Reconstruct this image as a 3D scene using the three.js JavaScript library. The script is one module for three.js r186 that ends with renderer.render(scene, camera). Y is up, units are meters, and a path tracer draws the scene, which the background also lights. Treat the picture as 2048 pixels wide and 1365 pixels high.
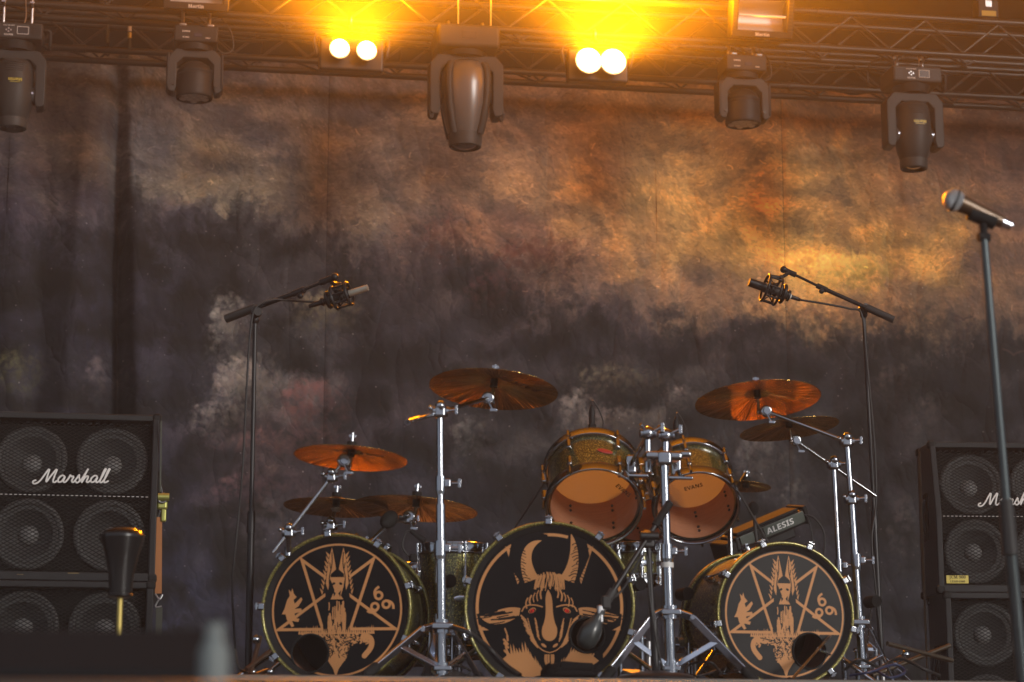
import * as THREE from 'three';
import { mergeGeometries, mergeVertices } from 'three/addons/utils/BufferGeometryUtils.js';
import { RoundedBoxGeometry } from 'three/addons/geometries/RoundedBoxGeometry.js';
import { TextGeometry } from 'three/addons/geometries/TextGeometry.js';
import { FontLoader } from 'three/addons/loaders/FontLoader.js';
import { createNoise2D } from 'simplex-noise';

// ---------------------------------------------------------------- camera, sky, sun, exposure
const scene = new THREE.Scene();
const V = (x, y, z) => new THREE.Vector3(x, y, z);
const FPX = 4500, EYE = V(0, -0.084, 0), YAW = 9.4 * Math.PI / 180, PITCH = Math.atan(917 / FPX);
const camera = new THREE.PerspectiveCamera(2 * Math.atan(682.5 / FPX) * 180 / Math.PI, 2048 / 1365, 0.1, 900);
camera.position.copy(EYE);
camera.rotation.order = 'YXZ';
camera.rotation.set(PITCH, -YAW, 0);
camera.focus = 10.5;
camera.userData.fStop = 4.5;
scene.add(camera);

const renderer = new THREE.WebGLRenderer({ antialias: true });
renderer.toneMapping = THREE.LinearToneMapping;
renderer.toneMappingExposure = 0.8;
renderer.shadowMap.enabled = true;

{ // bright overcast sky
  const w = 256, h = 128, d = new Float32Array(w * h * 4), n2 = createNoise2D(() => 0.37);
  for (let y = 0; y < h; y++) for (let x = 0; x < w; x++) {
    const el = ((y + 0.5) / h - 0.5) * Math.PI, az = (x + 0.5) / w * Math.PI * 2, s = Math.max(0, Math.sin(el));
    const c = n2(Math.cos(az) * 2.2, Math.sin(az) * 2.2 + s * 3) * 0.06;
    const L = 0.5 + 0.2 * s + c * 0.5, i = (y * w + x) * 4;
    d[i] = L * 0.82; d[i + 1] = L * 0.98; d[i + 2] = L * 1.2; d[i + 3] = 1;
  }
  const t = new THREE.DataTexture(d, w, h, THREE.RGBAFormat, THREE.FloatType);
  t.mapping = THREE.EquirectangularReflectionMapping; t.magFilter = THREE.LinearFilter; t.needsUpdate = true;
  scene.background = t; scene.environment = t;
}
const sun = new THREE.DirectionalLight(new THREE.Color(1, 0.95, 0.88), 2.5);
sun.position.set(21, 10, 17); sun.target.position.set(3, 2, -12);
sun.shadow.radius = 30; sun.castShadow = true; sun.shadow.mapSize.set(2048, 2048);
Object.assign(sun.shadow.camera, { left: -14, right: 14, top: 12, bottom: -12, near: 1, far: 80 });
scene.add(sun, sun.target);
scene.fog = new THREE.FogExp2(0xffffff, 0.0036);

// ---------------------------------------------------------------- helpers
let seed = 7;
const rnd = () => { seed = (seed + 0x6d2b79f5) | 0; let t = Math.imul(seed ^ (seed >>> 15), 1 | seed); t = (t + Math.imul(t ^ (t >>> 7), 61 | t)) ^ t; return ((t ^ (t >>> 14)) >>> 0) / 4294967296; };
const FWD = V(Math.sin(YAW) * Math.cos(PITCH), Math.sin(PITCH), -Math.cos(YAW) * Math.cos(PITCH));
const RGT = V(Math.cos(YAW), 0, Math.sin(YAW)), UPV = RGT.clone().cross(FWD);
// surveying helper: the stage point in the upright plane at depth z that was measured at (px, py)
function at(px, py, z) {
  const d = FWD.clone().multiplyScalar(FPX).addScaledVector(RGT, px - 1024).addScaledVector(UPV, 682.5 - py);
  return EYE.clone().addScaledVector(d, (z - EYE.z) / d.z);
}
const ppm = (p) => FPX / p.clone().sub(EYE).dot(FWD);           // measured pixels per metre there
const toCam = (p) => EYE.clone().sub(p).normalize();
const used = {};
const numbered = (n) => { const k = used[n] = (used[n] ?? -1) + 1; return k ? n + '_' + String(k).padStart(3, '0') : n; };
function thing(name, label, category, p = V(0, 0, 0), turn = 0, group) {
  const o = new THREE.Group(); o.name = numbered(name); scene.add(o);
  o.position.copy(p); o.rotation.y = turn; o.userData = { label, category };
  if (group) o.userData.group = group;
  return o;
}
const clean = (g) => {
  g = g.index ? g.toNonIndexed() : g.clone();
  for (const k of Object.keys(g.attributes)) if (!['position', 'normal', 'uv'].includes(k)) g.deleteAttribute(k);
  if (!g.attributes.uv) g.setAttribute('uv', new THREE.BufferAttribute(new Float32Array(g.attributes.position.count * 2), 2));
  if (!g.attributes.normal) g.computeVertexNormals();
  return g;
};
const join = (l) => l.length === 1 ? l[0] : mergeGeometries(l.map(clean));
function mesh(name, geos, m) {
  const o = new THREE.Mesh(Array.isArray(geos) ? join(geos) : geos, m);
  o.name = name; o.castShadow = o.receiveShadow = true; return o;
}
// part(): local coordinates of its parent; wpart(): geometry given in stage coordinates
function part(parent, name, geos, m) { const o = mesh(name, geos, m); parent.add(o); return o; }
function wpart(parent, name, geos, m) {
  const o = mesh(name, geos, m); parent.updateWorldMatrix(true, false);
  o.geometry = o.geometry.clone().applyMatrix4(parent.matrixWorld.clone().invert());
  parent.add(o); return o;
}
function single(name, geos, m, label, category, group) {
  const o = mesh(numbered(name), geos, m); scene.add(o); o.userData = { label, category };
  if (group) o.userData.group = group;
  return o;
}
function structure(name, geos, m) { const o = mesh(name, geos, m); scene.add(o); o.userData = { kind: 'structure' }; return o; }
const YUP = V(0, 1, 0);
function rod(a, b, r, r2 = r, seg = 14, open = false) {
  const d = b.clone().sub(a), g = new THREE.CylinderGeometry(r2, r, d.length(), seg, 1, open);
  g.applyQuaternion(new THREE.Quaternion().setFromUnitVectors(YUP, d.clone().normalize()));
  return g.translate((a.x + b.x) / 2, (a.y + b.y) / 2, (a.z + b.z) / 2);
}
const box = (w, h, d, x = 0, y = 0, z = 0, r = Math.min(w, h, d) * 0.12) => new RoundedBoxGeometry(w, h, d, 2, r).translate(x, y, z);
const ball = (p, r, s = 14) => new THREE.SphereGeometry(r, s, Math.ceil(s * 0.7)).translate(p.x, p.y, p.z);
const tube = (pts, r, seg = 60, rs = 7, closed = false) => new THREE.TubeGeometry(new THREE.CatmullRomCurve3(pts, closed, 'catmullrom', 0.5), seg, r, rs, closed);
const lathe = (pts, seg = 40) => new THREE.LatheGeometry(pts.map(([x, y]) => new THREE.Vector2(x, y)), seg);
const lerp = (a, b, t) => a.clone().lerp(b, t);
function aim(g, p, dir) { return g.applyQuaternion(new THREE.Quaternion().setFromUnitVectors(YUP, dir.clone().normalize())).translate(p.x, p.y, p.z); }

// ---------------------------------------------------------------- computed textures
function dataTex(w, h, f, srgb = true) {
  const d = new Uint8Array(w * h * 4);
  for (let y = 0; y < h; y++) for (let x = 0; x < w; x++) { const c = f(x, y), i = (y * w + x) * 4; for (let q = 0; q < 3; q++) d[i + q] = Math.max(0, Math.min(255, c[q])); d[i + 3] = 255; }
  const t = new THREE.DataTexture(d, w, h); t.magFilter = THREE.LinearFilter; t.minFilter = THREE.LinearFilter;
  t.wrapS = t.wrapT = THREE.RepeatWrapping; if (srgb) t.colorSpace = THREE.SRGBColorSpace; t.needsUpdate = true; return t;
}
function canvasTex(w, h, draw) {
  const c = document.createElement('canvas'); c.width = w; c.height = h; draw(c.getContext('2d'), w, h);
  const t = new THREE.CanvasTexture(c); t.colorSpace = THREE.SRGBColorSpace; t.anisotropy = 8; return t;
}
const nA = createNoise2D(rnd), nB = createNoise2D(rnd), nC = createNoise2D(rnd);
const fbm = (n, x, y, o = 5) => { let s = 0, a = 0.5; for (let i = 0; i < o; i++) { s += a * n(x, y); x *= 2.03; y *= 2.03; a *= 0.5; } return s; };

const texSparkle = dataTex(256, 256, () => { const r = rnd(), k = r > 0.94 ? 160 + rnd() * 95 : r > 0.6 ? 70 + rnd() * 40 : 38 + rnd() * 30; const t = rnd(); return [k * (0.95 + 0.15 * t), k * 0.97, k * (0.62 - 0.12 * t)]; });
texSparkle.repeat.set(2, 0.5);
const texSparkleR = dataTex(256, 256, () => { const k = 50 + rnd() * 150; return [k, k, k]; }, false); texSparkleR.repeat.set(5, 2);
const texTolex = dataTex(256, 256, (x, y) => { const k = 128 + 60 * fbm(nA, x / 5, y / 5, 3) + 60 * (rnd() - 0.5); return [k, k, k]; }, false);
const texScuff = dataTex(512, 512, (x, y) => { const k = 0.55 * fbm(nB, x / 60, y / 60) + 0.5 * fbm(nC, x / 9, y / 14, 3); const g = 205 + 60 * k + (k > 0.33 ? 30 : 0); return [g, g, g]; }, false);
const texWood = dataTex(512, 256, (x, y) => { const g = fbm(nA, x / 160, y / 7, 4) * 0.5 + fbm(nB, x / 40, y / 2.2, 2) * 0.22; return [178 + 40 * g, 124 + 40 * g, 94 + 30 * g]; });
const texLathed = dataTex(1024, 64, (x, y) => { const t = x / 1024 * Math.PI * 2, q = (m) => fbm(nA, Math.cos(t) * m + 3, Math.sin(t) * m + y / 40, 3); const k = 128 + 90 * q(5) + 60 * q(17); return [k, k, k]; }, false);
const texCymbal = dataTex(512, 256, (x, y) => { const k = fbm(nA, Math.cos(x / 81.5) * 3 + 9, Math.sin(x / 81.5) * 3 + y / 40, 4) * 0.35, r = 0.06 * (nB(1, y / 3)); const s = 0.86 + k * 0.6 + r; return [236 * s, 192 * s, 112 * s]; });
const texDeck = dataTex(512, 512, (x, y) => { const k = 84 + 24 * fbm(nA, x / 50, y / 50) + 14 * (rnd() - 0.5) + (nB(x / 90, y / 3) > 0.86 ? 26 : 0); return [k, k * 0.93, k * 0.84]; });
const texGround = dataTex(512, 512, (x, y) => { const k = 105 + 40 * fbm(nA, x / 40, y / 40) + 20 * (rnd() - 0.5); return [k, k * 0.96, k * 0.84]; });

const S = (color, roughness = 0.6, metalness = 0, more = {}) => new THREE[more.specularIntensity === undefined ? 'MeshStandardMaterial' : 'MeshPhysicalMaterial']({ color, roughness, metalness, ...more });
const PH = (o) => new THREE.MeshPhysicalMaterial(o);
const lin = (r, g, b) => new THREE.Color().setRGB(r, g, b);
const M = {
  chrome: S(lin(0.38, 0.4, 0.43), 0.13, 1, { roughnessMap: texScuff }),
  chromeWorn: S(lin(0.6, 0.64, 0.72), 0.22, 1, { roughnessMap: texScuff }),
  steel: S(lin(0.45, 0.45, 0.46), 0.35, 1),
  alu: S(lin(0.05, 0.048, 0.046), 0.4, 0.6, { roughnessMap: texScuff }),
  blackMetal: S(lin(0.018, 0.018, 0.019), 0.38, 0.3),
  blackPlastic: S(lin(0.022, 0.022, 0.023), 0.5, 0, { bumpMap: texTolex, bumpScale: 0.0004, specularIntensity: 0.4 }),
  greyPlastic: S(lin(0.034, 0.034, 0.034), 0.48, 0, { bumpMap: texTolex, bumpScale: 0.0005, specularIntensity: 0.4 }),
  darkGrey: S(lin(0.045, 0.044, 0.043), 0.5, 0, { specularIntensity: 0.4 }),
  rubber: S(lin(0.016, 0.016, 0.016), 0.75, 0, { specularIntensity: 0.4 }),
  foam: S(lin(0.014, 0.014, 0.014), 1, 0, { bumpMap: texTolex, bumpScale: 0.002, specularIntensity: 0.4 }),
  cable: S(lin(0.018, 0.018, 0.018), 0.5),
  white: S(lin(0.72, 0.71, 0.68), 0.45),
  silverText: S(lin(0.62, 0.62, 0.6), 0.5),
  yellowText: S(lin(0.6, 0.5, 0.06), 0.5),
  gold: S(lin(0.55, 0.42, 0.12), 0.4, 0.6),
  red: S(lin(0.4, 0.03, 0.02), 0.4),
  sparkle: PH({ map: texSparkle, color: lin(1.5, 1.55, 1.3), roughness: 0.62, roughnessMap: texSparkleR, metalness: 0.55, clearcoat: 0.8, clearcoatRoughness: 0.08 }),
  sparkleHoop: PH({ map: texSparkle, color: lin(2.9, 2.85, 2.2), roughness: 0.6, roughnessMap: texSparkleR, metalness: 0.5, clearcoat: 0.5, clearcoatRoughness: 0.1 }),
  wood: S(0xffffff, 0.5, 0, { map: texWood }),
  cymbal: PH({ map: texCymbal, roughness: 0.2, metalness: 1, anisotropy: 0.85, bumpMap: texLathed, bumpScale: 0.018 }),
  clearHead: PH({ color: 0xffffff, transmission: 1, thickness: 0, roughness: 0.06, ior: 1.45 }),
  batter: PH({ color: lin(0.8, 0.78, 0.74), transmission: 0.35, thickness: 0, roughness: 0.95 }),
  tolex: S(lin(0.02, 0.02, 0.021), 0.42, 0, { bumpMap: texTolex, bumpScale: 0.0012, specularIntensity: 0.4 }),
  baffle: S(lin(0.01, 0.01, 0.009), 0.95, 0, { specularIntensity: 0.4 }),
  cone: S(lin(0.06, 0.06, 0.059), 0.62, 0, { roughnessMap: texScuff }),
  coneRing: S(lin(0.07, 0.07, 0.068), 0.6),
  dustCap: S(lin(0.2, 0.197, 0.19), 0.5),
  grille: S(lin(0.01, 0.01, 0.01), 0.5, 0.2, { specularIntensity: 0.4 }),
  strap: S(lin(0.42, 0.17, 0.06), 0.8, 0, { bumpMap: texTolex, bumpScale: 0.0008 }),
  strapGrey: S(lin(0.07, 0.075, 0.06), 0.85),
  ratchet: S(lin(0.42, 0.42, 0.12), 0.4, 0.7),
  deck: S(0xffffff, 0.42, 0, { map: texDeck }),
  drape: S(lin(0.008, 0.008, 0.008), 0.95, 0, { specularIntensity: 0.4 }),
  towel: S(lin(0.012, 0.012, 0.013), 1, 0, { bumpMap: texTolex, bumpScale: 0.004, specularIntensity: 0.4 }),
};
texTolex.repeat.set(6, 6); texDeck.repeat.set(8, 8);
const font = await new FontLoader().loadAsync('fonts/droid/droid_sans_bold.typeface.json');
const fontSerif = await new FontLoader().loadAsync('fonts/droid/droid_serif_bold.typeface.json');
function text(str, size, depth = 0.001, f = font, seg = 3) {
  const g = new TextGeometry(str, { font: f, size, depth, curveSegments: seg }); g.computeBoundingBox();
  const b = g.boundingBox; return g.translate(-(b.min.x + b.max.x) / 2, -(b.min.y + b.max.y) / 2, 0);
}
const texCrease = dataTex(1024, 1024, (x, y) => { const v = Math.abs(fbm(nC, x / 150, y / 420, 4)), w = Math.abs(fbm(nA, (x + y * 0.4) / 120, (y - x * 0.3) / 190, 4)); const k = 255 * Math.min(1, Math.pow(Math.min(1, v * 3.2), 0.6) * 0.6 + Math.pow(Math.min(1, w * 3), 0.5) * 0.4); return [k, k, k]; }, false);
texCrease.repeat.set(1.6, 1.1);

// ---------------------------------------------------------------- setting: ground, stage, riser, roof, backdrop
{
  const tg = texGround; tg.repeat.set(300, 300);
  structure('ground', new THREE.PlaneGeometry(1600, 1600).rotateX(-Math.PI / 2).translate(0, -1.5, 0), S(0xffffff, 0.95, 0, { map: tg }));
  structure('stage_deck', [box(26, 0.14, 19, 3, -0.07, -11.2, 0.01), box(26, 1.36, 18.6, 3, -0.82, -11.4, 0.01)], M.deck);
  structure('stage_roof', [box(26, 0.3, 18.6, 3, 10.2, -10.9, 0.02)], M.drape);
  structure('rear_drape', [box(26, 10.2, 0.12, 3, 4.95, -20, 0.02)], M.drape);
  structure('wing_drape_left', [box(0.12, 10.2, 12, -8.2, 4.95, -14, 0.02)], M.drape);
  structure('wing_drape_right', [box(0.12, 10.2, 12, 14.2, 4.95, -14, 0.02)], M.drape);
}
const RISER = 0.30;
{
  const t = thing('drum_riser', 'low black drum riser with a pale worn front edge under the drum kit', 'riser', V(2.1, 0, -8.8));
  part(t, 'platform', box(5.2, 0.27, 3.3, 0, 0.145, 0, 0.006), M.deck);
  part(t, 'carpet', box(5.14, 0.008, 3.2, 0, 0.2885, -0.01, 0.003), S(lin(0.05, 0.047, 0.043), 0.9, 0, { bumpMap: texTolex, bumpScale: 0.003 }));
  part(t, 'edge_trim', box(5.22, 0.02, 0.03, 0, 0.288, 1.65, 0.004), S(lin(0.12, 0.115, 0.105), 0.6, 0.3, { roughnessMap: texScuff }));
}
// ---- backdrop: printed cloth in three sewn panels, hung from the rear truss; a plain stormy-dusk print
const BZ = -16.3;
{
  const rows = [100, 200, 300, 400, 500, 600, 700, 800, 900, 1000, 1120, 1300];
  const cols = [
    [62, 52, 46, 74, 66, 58, 78, 68, 62, 80, 68, 60, 84, 68, 56, 88, 68, 52, 86, 66, 50, 80, 62, 50, 72, 58, 50],
    [58, 54, 50, 78, 74, 70, 82, 76, 74, 88, 78, 72, 98, 80, 66, 112, 86, 58, 116, 84, 52, 95, 70, 50, 72, 56, 48],
    [62, 54, 48, 82, 78, 74, 86, 80, 74, 95, 82, 70, 108, 86, 66, 124, 96, 60, 140, 104, 58, 112, 80, 52, 76, 56, 47],
    [54, 46, 48, 86, 80, 70, 92, 86, 74, 88, 74, 62, 128, 98, 68, 150, 112, 62, 148, 106, 56, 124, 88, 52, 80, 59, 48],
    [48, 42, 48, 62, 56, 58, 76, 70, 64, 78, 62, 54, 92, 68, 54, 142, 104, 60, 196, 142, 66, 172, 120, 58, 86, 64, 50],
    [44, 40, 46, 50, 46, 52, 62, 55, 53, 62, 52, 50, 68, 56, 52, 98, 76, 58, 140, 102, 62, 116, 84, 56, 82, 62, 48],
    [42, 38, 46, 46, 42, 50, 84, 75, 66, 54, 47, 48, 50, 45, 47, 56, 48, 47, 62, 50, 46, 62, 52, 45, 56, 47, 42],
    [48, 44, 48, 46, 43, 52, 112, 100, 88, 56, 47, 47, 58, 50, 48, 74, 64, 56, 50, 44, 43, 52, 44, 41, 48, 41, 40],
    [40, 37, 45, 44, 42, 50, 86, 66, 60, 54, 46, 48, 70, 62, 56, 62, 55, 50, 60, 53, 48, 54, 46, 43, 46, 40, 39],
    [38, 36, 46, 42, 40, 50, 66, 50, 50, 46, 42, 46, 48, 44, 46, 46, 42, 45, 52, 46, 46, 48, 42, 41, 44, 38, 38],
    [37, 36, 48, 41, 40, 53, 56, 50, 54, 43, 41, 47, 44, 42, 46, 43, 40, 45, 48, 44, 46, 48, 43, 43, 42, 38, 39],
    [36, 35, 48, 38, 38, 50, 42, 40, 50, 40, 39, 46, 40, 39, 45, 40, 39, 45, 44, 41, 45, 45, 41, 43, 42, 38, 40]];
  const pick = (x, y) => {
    x = Math.min(7.999, Math.max(0, x / 256)); let j = 0; while (j < rows.length - 2 && rows[j + 1] < y) j++;
    const ty = Math.min(1, Math.max(0, (y - rows[j]) / (rows[j + 1] - rows[j]))), i = Math.floor(x), sm = (t) => t * t * (3 - 2 * t), tx = sm(x - i), o = [0, 0, 0];
    for (let c = 0; c < 3; c++) {
      const a = cols[j][i * 3 + c], b = cols[j][i * 3 + 3 + c], d = cols[j + 1][i * 3 + c], e = cols[j + 1][i * 3 + 3 + c];
      o[c] = (a + (b - a) * tx) * (1 - sm(ty)) + (d + (e - d) * tx) * sm(ty);
    }
    return o;
  };
  const W = 2048, H = 1365;
  const ridge = (x) => 655 - 190 * Math.exp(-(((x - 330) / 420) ** 2)) - 60 * Math.exp(-(((x - 900) / 200) ** 2)) + 46 * fbm(nC, x / 170, 3, 5);
  const tone = (x, y) => { // colour of the print at one place
    const u = x / 220, v = y / 220, wx = fbm(nA, u * 0.9, v * 0.9, 4), wy = fbm(nB, u * 0.9 + 7, v * 0.9, 4), c = pick(x + 120 * wx, y + 90 * wy);
    const low = Math.min(1, Math.max(0, (y - ridge(x) - 40 * nA(x / 31, y / 60)) / 80 + 0.5)), cl = fbm(nB, u * 1.1 + wy * 0.5, v * 1.9 + wx * 0.4, 6);
    const k = (1 + (1 - low) * (0.5 * cl + 0.02) + low * (0.8 * cl - 0.55));
    return [c[0] * k * (1 + 0.1 * cl) * (1 - 0.13 * low), c[1] * k * (1 - 0.04 * low), c[2] * k * (1 - 0.2 * cl) * (1 + 0.1 * low), low];
  };
  const tex = canvasTex(W, H, (g) => {
    g.fillStyle = '#3a3434'; g.fillRect(0, 0, W, H); g.lineCap = 'round';
    const css = (c, q, al) => 'rgba(' + [c[0], c[1], c[2]].map((v) => Math.max(5, Math.min(255, v * q)) | 0).join() + ',' + al + ')';
    for (const [n, len, wd, al, jit] of [[5200, 70, 46, 0.8, 0.05], [9000, 34, 24, 0.6, 0.1], [20000, 17, 12, 0.5, 0.15], [34000, 9, 5, 0.5, 0.22], [46000, 5, 2.4, 0.5, 0.32], [60000, 2.5, 1.3, 0.5, 0.4]]) for (let i = 0; i < n; i++) {
      const x = rnd() * W, y = rnd() * H, c = tone(x, y), up = c[3] * (nB(x / 70, y / 90) > -0.1 ? 1 : 0), a = up ? Math.PI / 2 + 0.9 * nA(x / 120, y / 120) : 0.25 + 1.5 * fbm(nA, x / 330, y / 330, 3) + 1.2 * (rnd() - 0.5), L = len * (0.5 + rnd() * 0.8);
      g.strokeStyle = css(c, 1 + jit * (rnd() * 2 - 1), al); g.lineWidth = wd * (0.5 + rnd() * 0.8);
      g.beginPath(); g.moveTo(x - Math.cos(a) * L / 2, y - Math.sin(a) * L / 2); g.quadraticCurveTo(x + (rnd() - 0.5) * L * 0.3, y + (rnd() - 0.5) * L * 0.3, x + Math.cos(a) * L / 2, y + Math.sin(a) * L / 2); g.stroke();
    }
    // dark crags with bare trees along the skyline, pale boulders and drifting smoke in the valley
    const dab = (x, y, w, h, c, al, n) => { for (let i = 0; i < n; i++) { const a = rnd() * 6.3, q = Math.sqrt(rnd()), X = x + Math.cos(a) * q * w, Y = y + Math.sin(a) * q * h, li = 0.8 + 0.5 * (-(X - x) / w * 0.5 - (Y - y) / h * 0.6) + 0.25 * (rnd() - 0.5); g.fillStyle = css(c, Math.max(0.35, li), al); g.beginPath(); g.ellipse(X, Y, 2 + rnd() * w * 0.16, 2 + rnd() * h * 0.12, rnd() * 3, 0, 7); g.fill(); } };
    for (let i = 0; i < 260; i++) { const x = rnd() * W, y = ridge(x) + 10 + rnd() * 50, h = 14 + rnd() * rnd() * 90, c = tone(x, y + 60), w = h * (0.25 + rnd() * 0.4); dab(x, y - h * 0.2, w, h, [c[0] * 0.95, c[1] * 0.93, c[2] * 0.96], 0.16, 30); }
    for (const [x, y, w, h, c, n] of [[430, 690, 40, 70, [150, 140, 122], 120], [470, 800, 70, 60, [158, 142, 124], 190], [415, 870, 60, 40, [128, 116, 104], 110], [600, 840, 70, 60, [118, 74, 68], 150], [560, 910, 130, 26, [110, 76, 70], 110], [620, 650, 70, 40, [134, 118, 84], 110], [30, 790, 50, 40, [110, 104, 62], 90], [210, 800, 60, 46, [96, 84, 80], 90], [1120, 840, 46, 50, [136, 122, 108], 120], [1200, 850, 90, 26, [128, 112, 98], 110], [1200, 770, 90, 30, [112, 100, 76], 100], [1330, 800, 40, 22, [124, 108, 96], 60], [905, 905, 44, 60, [104, 98, 88], 100], [1500, 930, 70, 60, [108, 98, 88], 110], [1555, 1000, 30, 40, [100, 92, 82], 60], [520, 1080, 60, 70, [92, 84, 80], 100], [480, 1010, 70, 40, [104, 72, 70], 80], [860, 500, 60, 50, [88, 52, 42], 90], [1040, 530, 90, 40, [92, 50, 38], 110], [950, 600, 60, 40, [82, 50, 46], 80], [1780, 760, 60, 40, [84, 70, 60], 60], [1850, 830, 50, 50, [78, 66, 58], 60], [1790, 1080, 50, 90, [84, 74, 66], 80], [1690, 530, 90, 40, [255, 205, 96], 170], [1640, 290, 80, 24, [206, 166, 112], 90], [1700, 620, 130, 26, [140, 98, 66], 90]]) { dab(x, y, w, h, c.map((q) => q * 0.8), 0.2, n); dab(x - w * 0.2, y - h * 0.2, w * 0.7, h * 0.7, c.map((q) => q * 0.85), 0.18, n); for (let i = 0; i < 40; i++) { const a = rnd() * 6.3; dab(x + Math.cos(a) * w * 1.1, y + Math.sin(a) * h * 1.1, w * 0.35, h * 0.3, rnd() > 0.5 ? c.map((q) => q * 0.7) : tone(x, y + h * 2), 0.1, 8); } }
    for (const [x, y, s] of [[1920, 622, 16], [2026, 690, 22]]) { g.strokeStyle = 'rgba(52,40,34,0.9)'; g.lineWidth = 4; g.beginPath(); g.moveTo(x - s, y - s * 0.35); g.quadraticCurveTo(x - s * 0.3, y - s * 0.2, x, y + s * 0.15); g.quadraticCurveTo(x + s * 0.4, y - s * 0.2, x + s * 1.2, y - s * 0.3); g.stroke(); }
    for (let i = 0; i < 1500; i++) { // fine light touches and cracks in the paint
      const x = rnd() * W, y = rnd() * H, c = tone(x, y); if (nC(x / 90, y / 90) < 0.15) continue;
      const a = rnd() * 6.3, L = 3 + rnd() * 12, s = rnd() > 0.45 ? 1.35 + rnd() * 0.4 : 0.65; g.strokeStyle = css([c[0] * 1.04, c[1] * 1, c[2] * 0.94], s, 0.55); g.lineWidth = 0.8 + rnd() * 2;
      g.beginPath(); g.moveTo(x, y); g.quadraticCurveTo(x + Math.cos(a) * L * 0.5 + 5 * rnd(), y + Math.sin(a) * L * 0.5, x + Math.cos(a + 0.5) * L, y + Math.sin(a + 0.5) * L); g.stroke();
    }
    for (let i = 0; i < 700; i++) { const q = 120 + rnd() * 70; g.fillStyle = 'rgba(' + q + ',' + q * 0.93 + ',' + q * 0.85 + ',0.6)'; g.fillRect(rnd() * W, rnd() * H, 1 + rnd() * 1.6, 1 + rnd() * 1.6); }
  });
  tex.wrapS = tex.wrapT = THREE.MirroredRepeatWrapping;
  const cloth = PH({ map: tex, roughness: 0.92, color: lin(1.75, 2.0, 2.4), bumpMap: texCrease, bumpScale: 0.019, sheen: 0.15, sheenRoughness: 0.8 });
  const A = at(-420, 600, BZ).x, B = at(2420, 600, BZ).x, seamX = [A, at(652, 600, BZ).x, at(1572, 600, BZ).x, B];
  const tieX = at(215, 90, BZ).x, topY = at(1024, 146, BZ).y, botY = 0.02;
  const x0 = at(0, 700, BZ).x, x1 = at(2048, 700, BZ).x, yT = at(1024, 100, BZ).y, yB = at(1024, 1300, BZ).y;
  const ties = [-1.9, -0.62, tieX]; for (let x = tieX + 1.13; x < B; x += 1.0 + 0.06 * rnd()) ties.push(x);
  const edge = (x) => { // the top hem sags a little between its ties
    let best = 9; for (const t of ties) best = Math.min(best, Math.abs(x - t));
    return topY + 0.02 - 0.05 * Math.min(1, best / 0.5) ** 2 + (x < tieX + 0.25 ? 0.015 : 0) ;
  };
  const off = (x, y) => {
    const dn = topY - y, q = x - tieX; let z = 0;
    const wv = (c, w, a) => a * Math.exp(-(((q - c) / w) ** 2));
    z += wv(0.08 + dn * 0.03, 0.045 + dn * 0.014, -0.36 * Math.min(1, 0.2 + dn * 0.5));   // the deep gather under the tie
    z += wv(-0.12 - dn * 0.02, 0.07 + dn * 0.02, 0.12 * Math.min(1, dn));
    z += wv(dn * 0.34, 0.05 + dn * 0.05, -0.035 * Math.exp(-dn * 0.7)) + wv(dn * 0.62, 0.05 + dn * 0.07, -0.025 * Math.exp(-dn * 0.8));
    z += wv(-0.62, 0.10, 0.05 * Math.min(1, dn)) + wv(-0.42, 0.08, -0.045 * Math.min(1, dn));
    z += 0.03 * nA(x * 0.8, y * 0.12) + 0.012 * nB(x * 2.4, y * 0.25) + 0.004 * nC(x * 7 + y, y * 2);
    for (const s of [seamX[1], seamX[2]]) z -= 0.012 * Math.exp(-(((x - s) / 0.016) ** 2));
    return z;
  };
  const root = thing('backdrop', 'huge printed cloth backdrop of stormy orange and dark dusk sky behind the stage', 'backdrop', V((A + B) / 2, 0, BZ));
  for (let k = 0; k < 3; k++) {
    const n = 260, mrows = 120, w = seamX[k + 1] - seamX[k] - 0.003, g = new THREE.PlaneGeometry(1, 1, n, mrows), p = g.attributes.position, uv = g.attributes.uv;
    for (let i = 0; i < p.count; i++) {
      const x = seamX[k] + (p.getX(i) + 0.5) * w, ty = edge(x), y = botY + (p.getY(i) + 0.5) * (ty - botY);
      p.setXYZ(i, x - root.position.x, y, off(x, y));
      uv.setXY(i, (x - x0) / (x1 - x0), 1 - (100 + (yT - y) / (yT - yB) * 1200) / 1365);
    }
    g.computeVertexNormals(); part(root, 'fabric_panel', g, cloth);
  }
  for (const x of ties) {
    const y = edge(x) - 0.03, z = off(x, y);
    const e = part(root, 'eyelet', new THREE.TorusGeometry(0.016, 0.006, 6, 14).translate(x - root.position.x, y, z + 0.01), M.blackMetal);
    part(e, 'tie_cord', tube([V(x - root.position.x, y, z + 0.015), V(x + 0.01 - root.position.x, y + 0.08, 0.06), V(x - root.position.x, y + 0.16, 0.22)], 0.006, 10, 5), M.cable);
  }
}

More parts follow.
